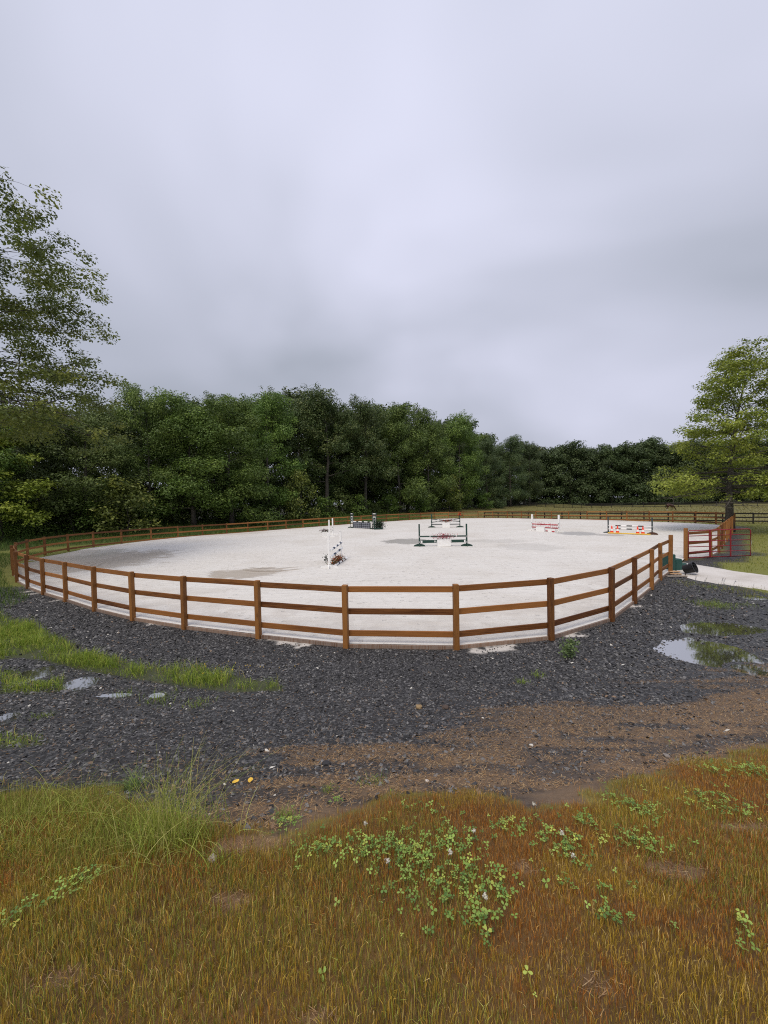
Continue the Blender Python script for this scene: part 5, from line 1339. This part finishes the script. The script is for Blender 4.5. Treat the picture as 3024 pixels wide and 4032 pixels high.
def arcs(name, base, n, spread, h0, h1, w, lean, cols, az=None, azs=3.2, parent=None, seg=6):
    a = rng.normal(0, spread, n); b = rng.normal(0, spread, n)
    h = rng.uniform(h0, h1, n); an = (rng.uniform(0, 6.28, n) if az is None else rng.normal(az, azs, n)); le = np.abs(rng.normal(lean, 0.3, n))
    fa = rng.uniform(0, 6.28, n); V = np.zeros((n, seg + 1, 2, 3))
    gz_ = ground_z(base[0] + a, base[1] + b) - gz1(base) - 0.005
    for j in range(seg + 1):
        s_ = j / seg
        xx = a + np.cos(an) * le * h * s_ ** 1.8; yy = b + np.sin(an) * le * h * s_ ** 1.8; zz_ = gz_ + h * (s_ - 0.38 * np.minimum(le, 1.3) * s_ ** 2.6)
        ww = w * (1 - 0.75 * s_) * 0.5
        V[:, j, 0] = np.c_[xx - np.cos(fa) * ww, yy - np.sin(fa) * ww, zz_]; V[:, j, 1] = np.c_[xx + np.cos(fa) * ww, yy + np.sin(fa) * ww, zz_]
    q = np.arange(n * (seg + 1) * 2).reshape(n, seg + 1, 2)
    f = np.stack([q[:, :-1, 0], q[:, :-1, 1], q[:, 1:, 1], q[:, 1:, 0]], -1).reshape(-1, 4)
    c_ = np.repeat(pick(cols, np.ones(len(cols)), n) * rng.uniform(0.75, 1.25, (n, 1)), (seg + 1) * 2, 0)
    me = npmesh(name, V.reshape(-1, 3), [f], MAT['blade'], {'gcol': ('FLOAT_COLOR', 'POINT', np.c_[c_, np.ones(len(c_))])})
    return kind(obj(name, me, None, parent), 'stuff')
TALLC = [(0.28, 0.34, 0.05), (0.37, 0.41, 0.085), (0.2, 0.28, 0.04), (0.45, 0.42, 0.14)]
def tuft(name, label, px, py, parts_, cat='grass tuft'):
    p = hit(px, py); t = thing(name, label, cat, (p[0], p[1], gz1(p)))
    for kw in parts_: arcs(base=p, parent=t, **kw)
    return t
tuft('tall_grass_clump', 'tall pale green grass clump with long stalks at the edge of the gravel', 665, 3330, [dict(name='stalks', n=190, spread=0.13, h0=0.35, h1=0.72, w=0.0042, lean=0.22, cols=TALLC), dict(name='leaf_blades', n=420, spread=0.18, h0=0.12, h1=0.34, w=0.005, lean=0.6, cols=TALLC), dict(name='arching_stalks', n=45, spread=0.12, h0=0.45, h1=0.75, w=0.0034, lean=0.75, cols=TALLC, az=0.3, azs=0.8)])
tuft('tall_grass_clump', 'loose tall grass clump with stalks arching over, left of the tallest clump', 250, 3270, [dict(name='stalks', n=55, spread=0.26, h0=0.25, h1=0.5, w=0.0036, lean=0.45, cols=TALLC), dict(name='arching_stalks', n=50, spread=0.3, h0=0.35, h1=0.6, w=0.003, lean=0.9, cols=TALLC, az=0.4, azs=0.8), dict(name='leaf_blades', n=180, spread=0.26, h0=0.08, h1=0.2, w=0.005, lean=0.6, cols=TALLC)])
tuft('tall_grass_clump', 'tall grass clump at the far left edge of the bank', 30, 3280, [dict(name='stalks', n=50, spread=0.2, h0=0.18, h1=0.4, w=0.0036, lean=0.5, cols=TALLC), dict(name='leaf_blades', n=160, spread=0.22, h0=0.08, h1=0.2, w=0.005, lean=0.6, cols=TALLC)])
TB = [(0.13, 0.2, 0.06), (0.18, 0.26, 0.07), (0.1, 0.16, 0.05)]
tuft('grass_tuft', 'blue green spiky tuft on the gravel left of the tall clump', 520, 3105, [dict(name='leaf_blades', n=110, spread=0.06, h0=0.1, h1=0.24, w=0.006, lean=0.8, cols=TB)])
G2 = [(0.2, 0.28, 0.04), (0.28, 0.36, 0.06), (0.14, 0.22, 0.035)]
for (px, py, n, sp, h0, h1, lab) in [(2810, 2385, 420, 0.26, 0.06, 0.2, 'bright green grass tuft on the gravel beyond the large puddle'), (2060, 2690, 60, 0.06, 0.05, 0.12, 'small green tuft on gravel, nearer of the pair below the fence bend'), (2118, 2660, 70, 0.07, 0.05, 0.13, 'small green tuft on gravel, farther of the pair below the fence bend'),
        (640, 2750, 140, 0.16, 0.06, 0.16, 'thin green tuft growing beside the small puddle left'), (780, 2775, 90, 0.11, 0.05, 0.13, 'thin sprawling tuft on gravel just below the grass strip'), (480, 2735, 60, 0.09, 0.05, 0.12, 'sparse tuft on gravel under the middle of the grass strip'), (165, 2820, 50, 0.08, 0.05, 0.12, 'sparse tuft by the left puddles'),
        (1290, 3120, 40, 0.05, 0.04, 0.1, 'tiny yellow green tuft on the brown dirt left of centre'), (1480, 3090, 60, 0.07, 0.05, 0.12, 'small tuft on the brown dirt near centre'), (2790, 2312, 80, 0.14, 0.05, 0.12, 'low grass tuft at the near edge of the white path'), (2945, 2385, 120, 0.2, 0.04, 0.1, 'low weedy tuft between the path and the puddles'), (2770, 2462, 70, 0.16, 0.04, 0.1, 'drowned green tuft at the rim of the middle puddle'),
        (1120, 3220, 60, 0.05, 0.05, 0.13, 'green sprig at the front edge of the turf'), (830, 3420, 90, 0.1, 0.05, 0.13, 'soft green tuft beside the pale stone')]:
    tuft('grass_tuft', lab, px, py, [dict(name='leaf_blades', n=n, spread=sp, h0=h0, h1=h1, w=0.0075 if py < 2900 else 0.005, lean=0.6, cols=G2)])
for (px, py, n, sp) in ((2700, 2297, 120, 0.25), (2860, 2318, 260, 0.45), (2980, 2335, 260, 0.5)):
    p = hit(px, py); arcs('verge_grass', p, n, sp, 0.04, 0.14, 0.012, 0.5, [(0.2, 0.21, 0.05), (0.28, 0.25, 0.09), (0.15, 0.2, 0.04)]).location = (p[0], p[1], gz1(p))
p = hit(2240, 2588); t = thing('weed', 'upright leafy weed growing from the gravel by the fence bend', 'weed', (p[0], p[1], gz1(p)))
arcs('stems', p, 26, 0.07, 0.25, 0.42, 0.008, 0.15, [(0.12, 0.18, 0.06)], parent=t)
petals('leaves', t, 0, 0, 0.22, 0.17, 0.17, 0.2, 260, [(0.11, 0.17, 0.06), (0.16, 0.22, 0.08), (0.08, 0.12, 0.05)], [2, 2, 1], 0.032)
p = hit(900, 2660); t = thing('buttercups', 'scatter of small yellow flowers in the grass strip', 'flowers', (p[0], p[1], gz1(p)))
petals('blossoms', t, 0.3, 0, 0.17, 0.9, 0.25, 0.05, 45, [(0.75, 0.5, 0.03)], [1], 0.014)

def rock(label, px, py, r, col, fl=0.7):
    p = hit(px, py); bm = bmesh.new(); bmesh.ops.create_icosphere(bm, subdivisions=2, radius=1.0)
    sd_ = rng.uniform(0, 100)
    for v in bm.verts:
        k_ = 0.72 + 0.55 * float(vnoise(v.co.x * 1.6 + sd_, v.co.y * 1.6 + v.co.z * 2.1, 5)); v.co = Vector((v.co.x * k_ * r * 1.15, v.co.y * k_ * r, v.co.z * k_ * r * fl))
    me = bpy.data.meshes.new('rock'); bm.to_mesh(me); bm.free(); me.materials.append(paint('rock_' + str(px), col, 0.75, 0.7, tuple(c_ * 0.5 for c_ in col)))
    tag(obj('rock', me, None, None, (p[0], p[1], gz1(p) + r * fl * 0.55), (0, 0, rng.uniform(0, 6))), label, 'rock')
rock('tan rock sitting alone on the gravel at the centre', 1650, 2790, 0.05, (0.27, 0.19, 0.10))
rock('dark rock on the gravel right of the tan rock', 1755, 2793, 0.055, (0.07, 0.05, 0.04), 0.5)
rock('charcoal rock at the boundary of gravel and brown dirt', 1285, 3010, 0.042, (0.03, 0.03, 0.034))
rock('pale stone in the turf left of centre', 836, 3390, 0.028, (0.42, 0.37, 0.33))
rock('flat grey stone on the gravel below the fence bend', 2225, 2715, 0.05, (0.12, 0.12, 0.13), 0.4)
rock('small white stone on the brown dirt at the right', 2092, 2945, 0.022, (0.6, 0.58, 0.54))
rock('white pebble on the dirt near the turf edge', 1682, 3085, 0.018, (0.55, 0.5, 0.46))
rock('grey stone at the right turf edge', 2625, 2975, 0.035, (0.2, 0.18, 0.17), 0.5)
for k_, (px, py, lab) in enumerate(((928, 3083, 'curled yellow fallen leaf, left of the pair on the dirt'), (986, 3076, 'curled yellow fallen leaf, right of the pair on the dirt'))):
    p = hit(px, py); V = []; 
    for i_ in range(5):
        for j_ in range(3):
            u_ = i_ / 4 - 0.5; w_ = (j_ - 1) * 0.5 * (1 - (2 * u_) ** 2 * 0.75); V.append((u_ * 0.07, w_ * 0.05, 0.018 + 0.03 * u_ * u_ + 0.022 * abs(w_) + rng.normal(0, 0.002)))
    mb = MB().add(V, [(i_ * 3 + j_, i_ * 3 + j_ + 1, i_ * 3 + j_ + 4, i_ * 3 + j_ + 3) for i_ in range(4) for j_ in range(2)])
    tag(mb.obj('fallen_leaf', MAT['yellow'], None, (p[0], p[1], gz1(p)), (0, 0, 0.6 + k_)), lab, 'leaf')
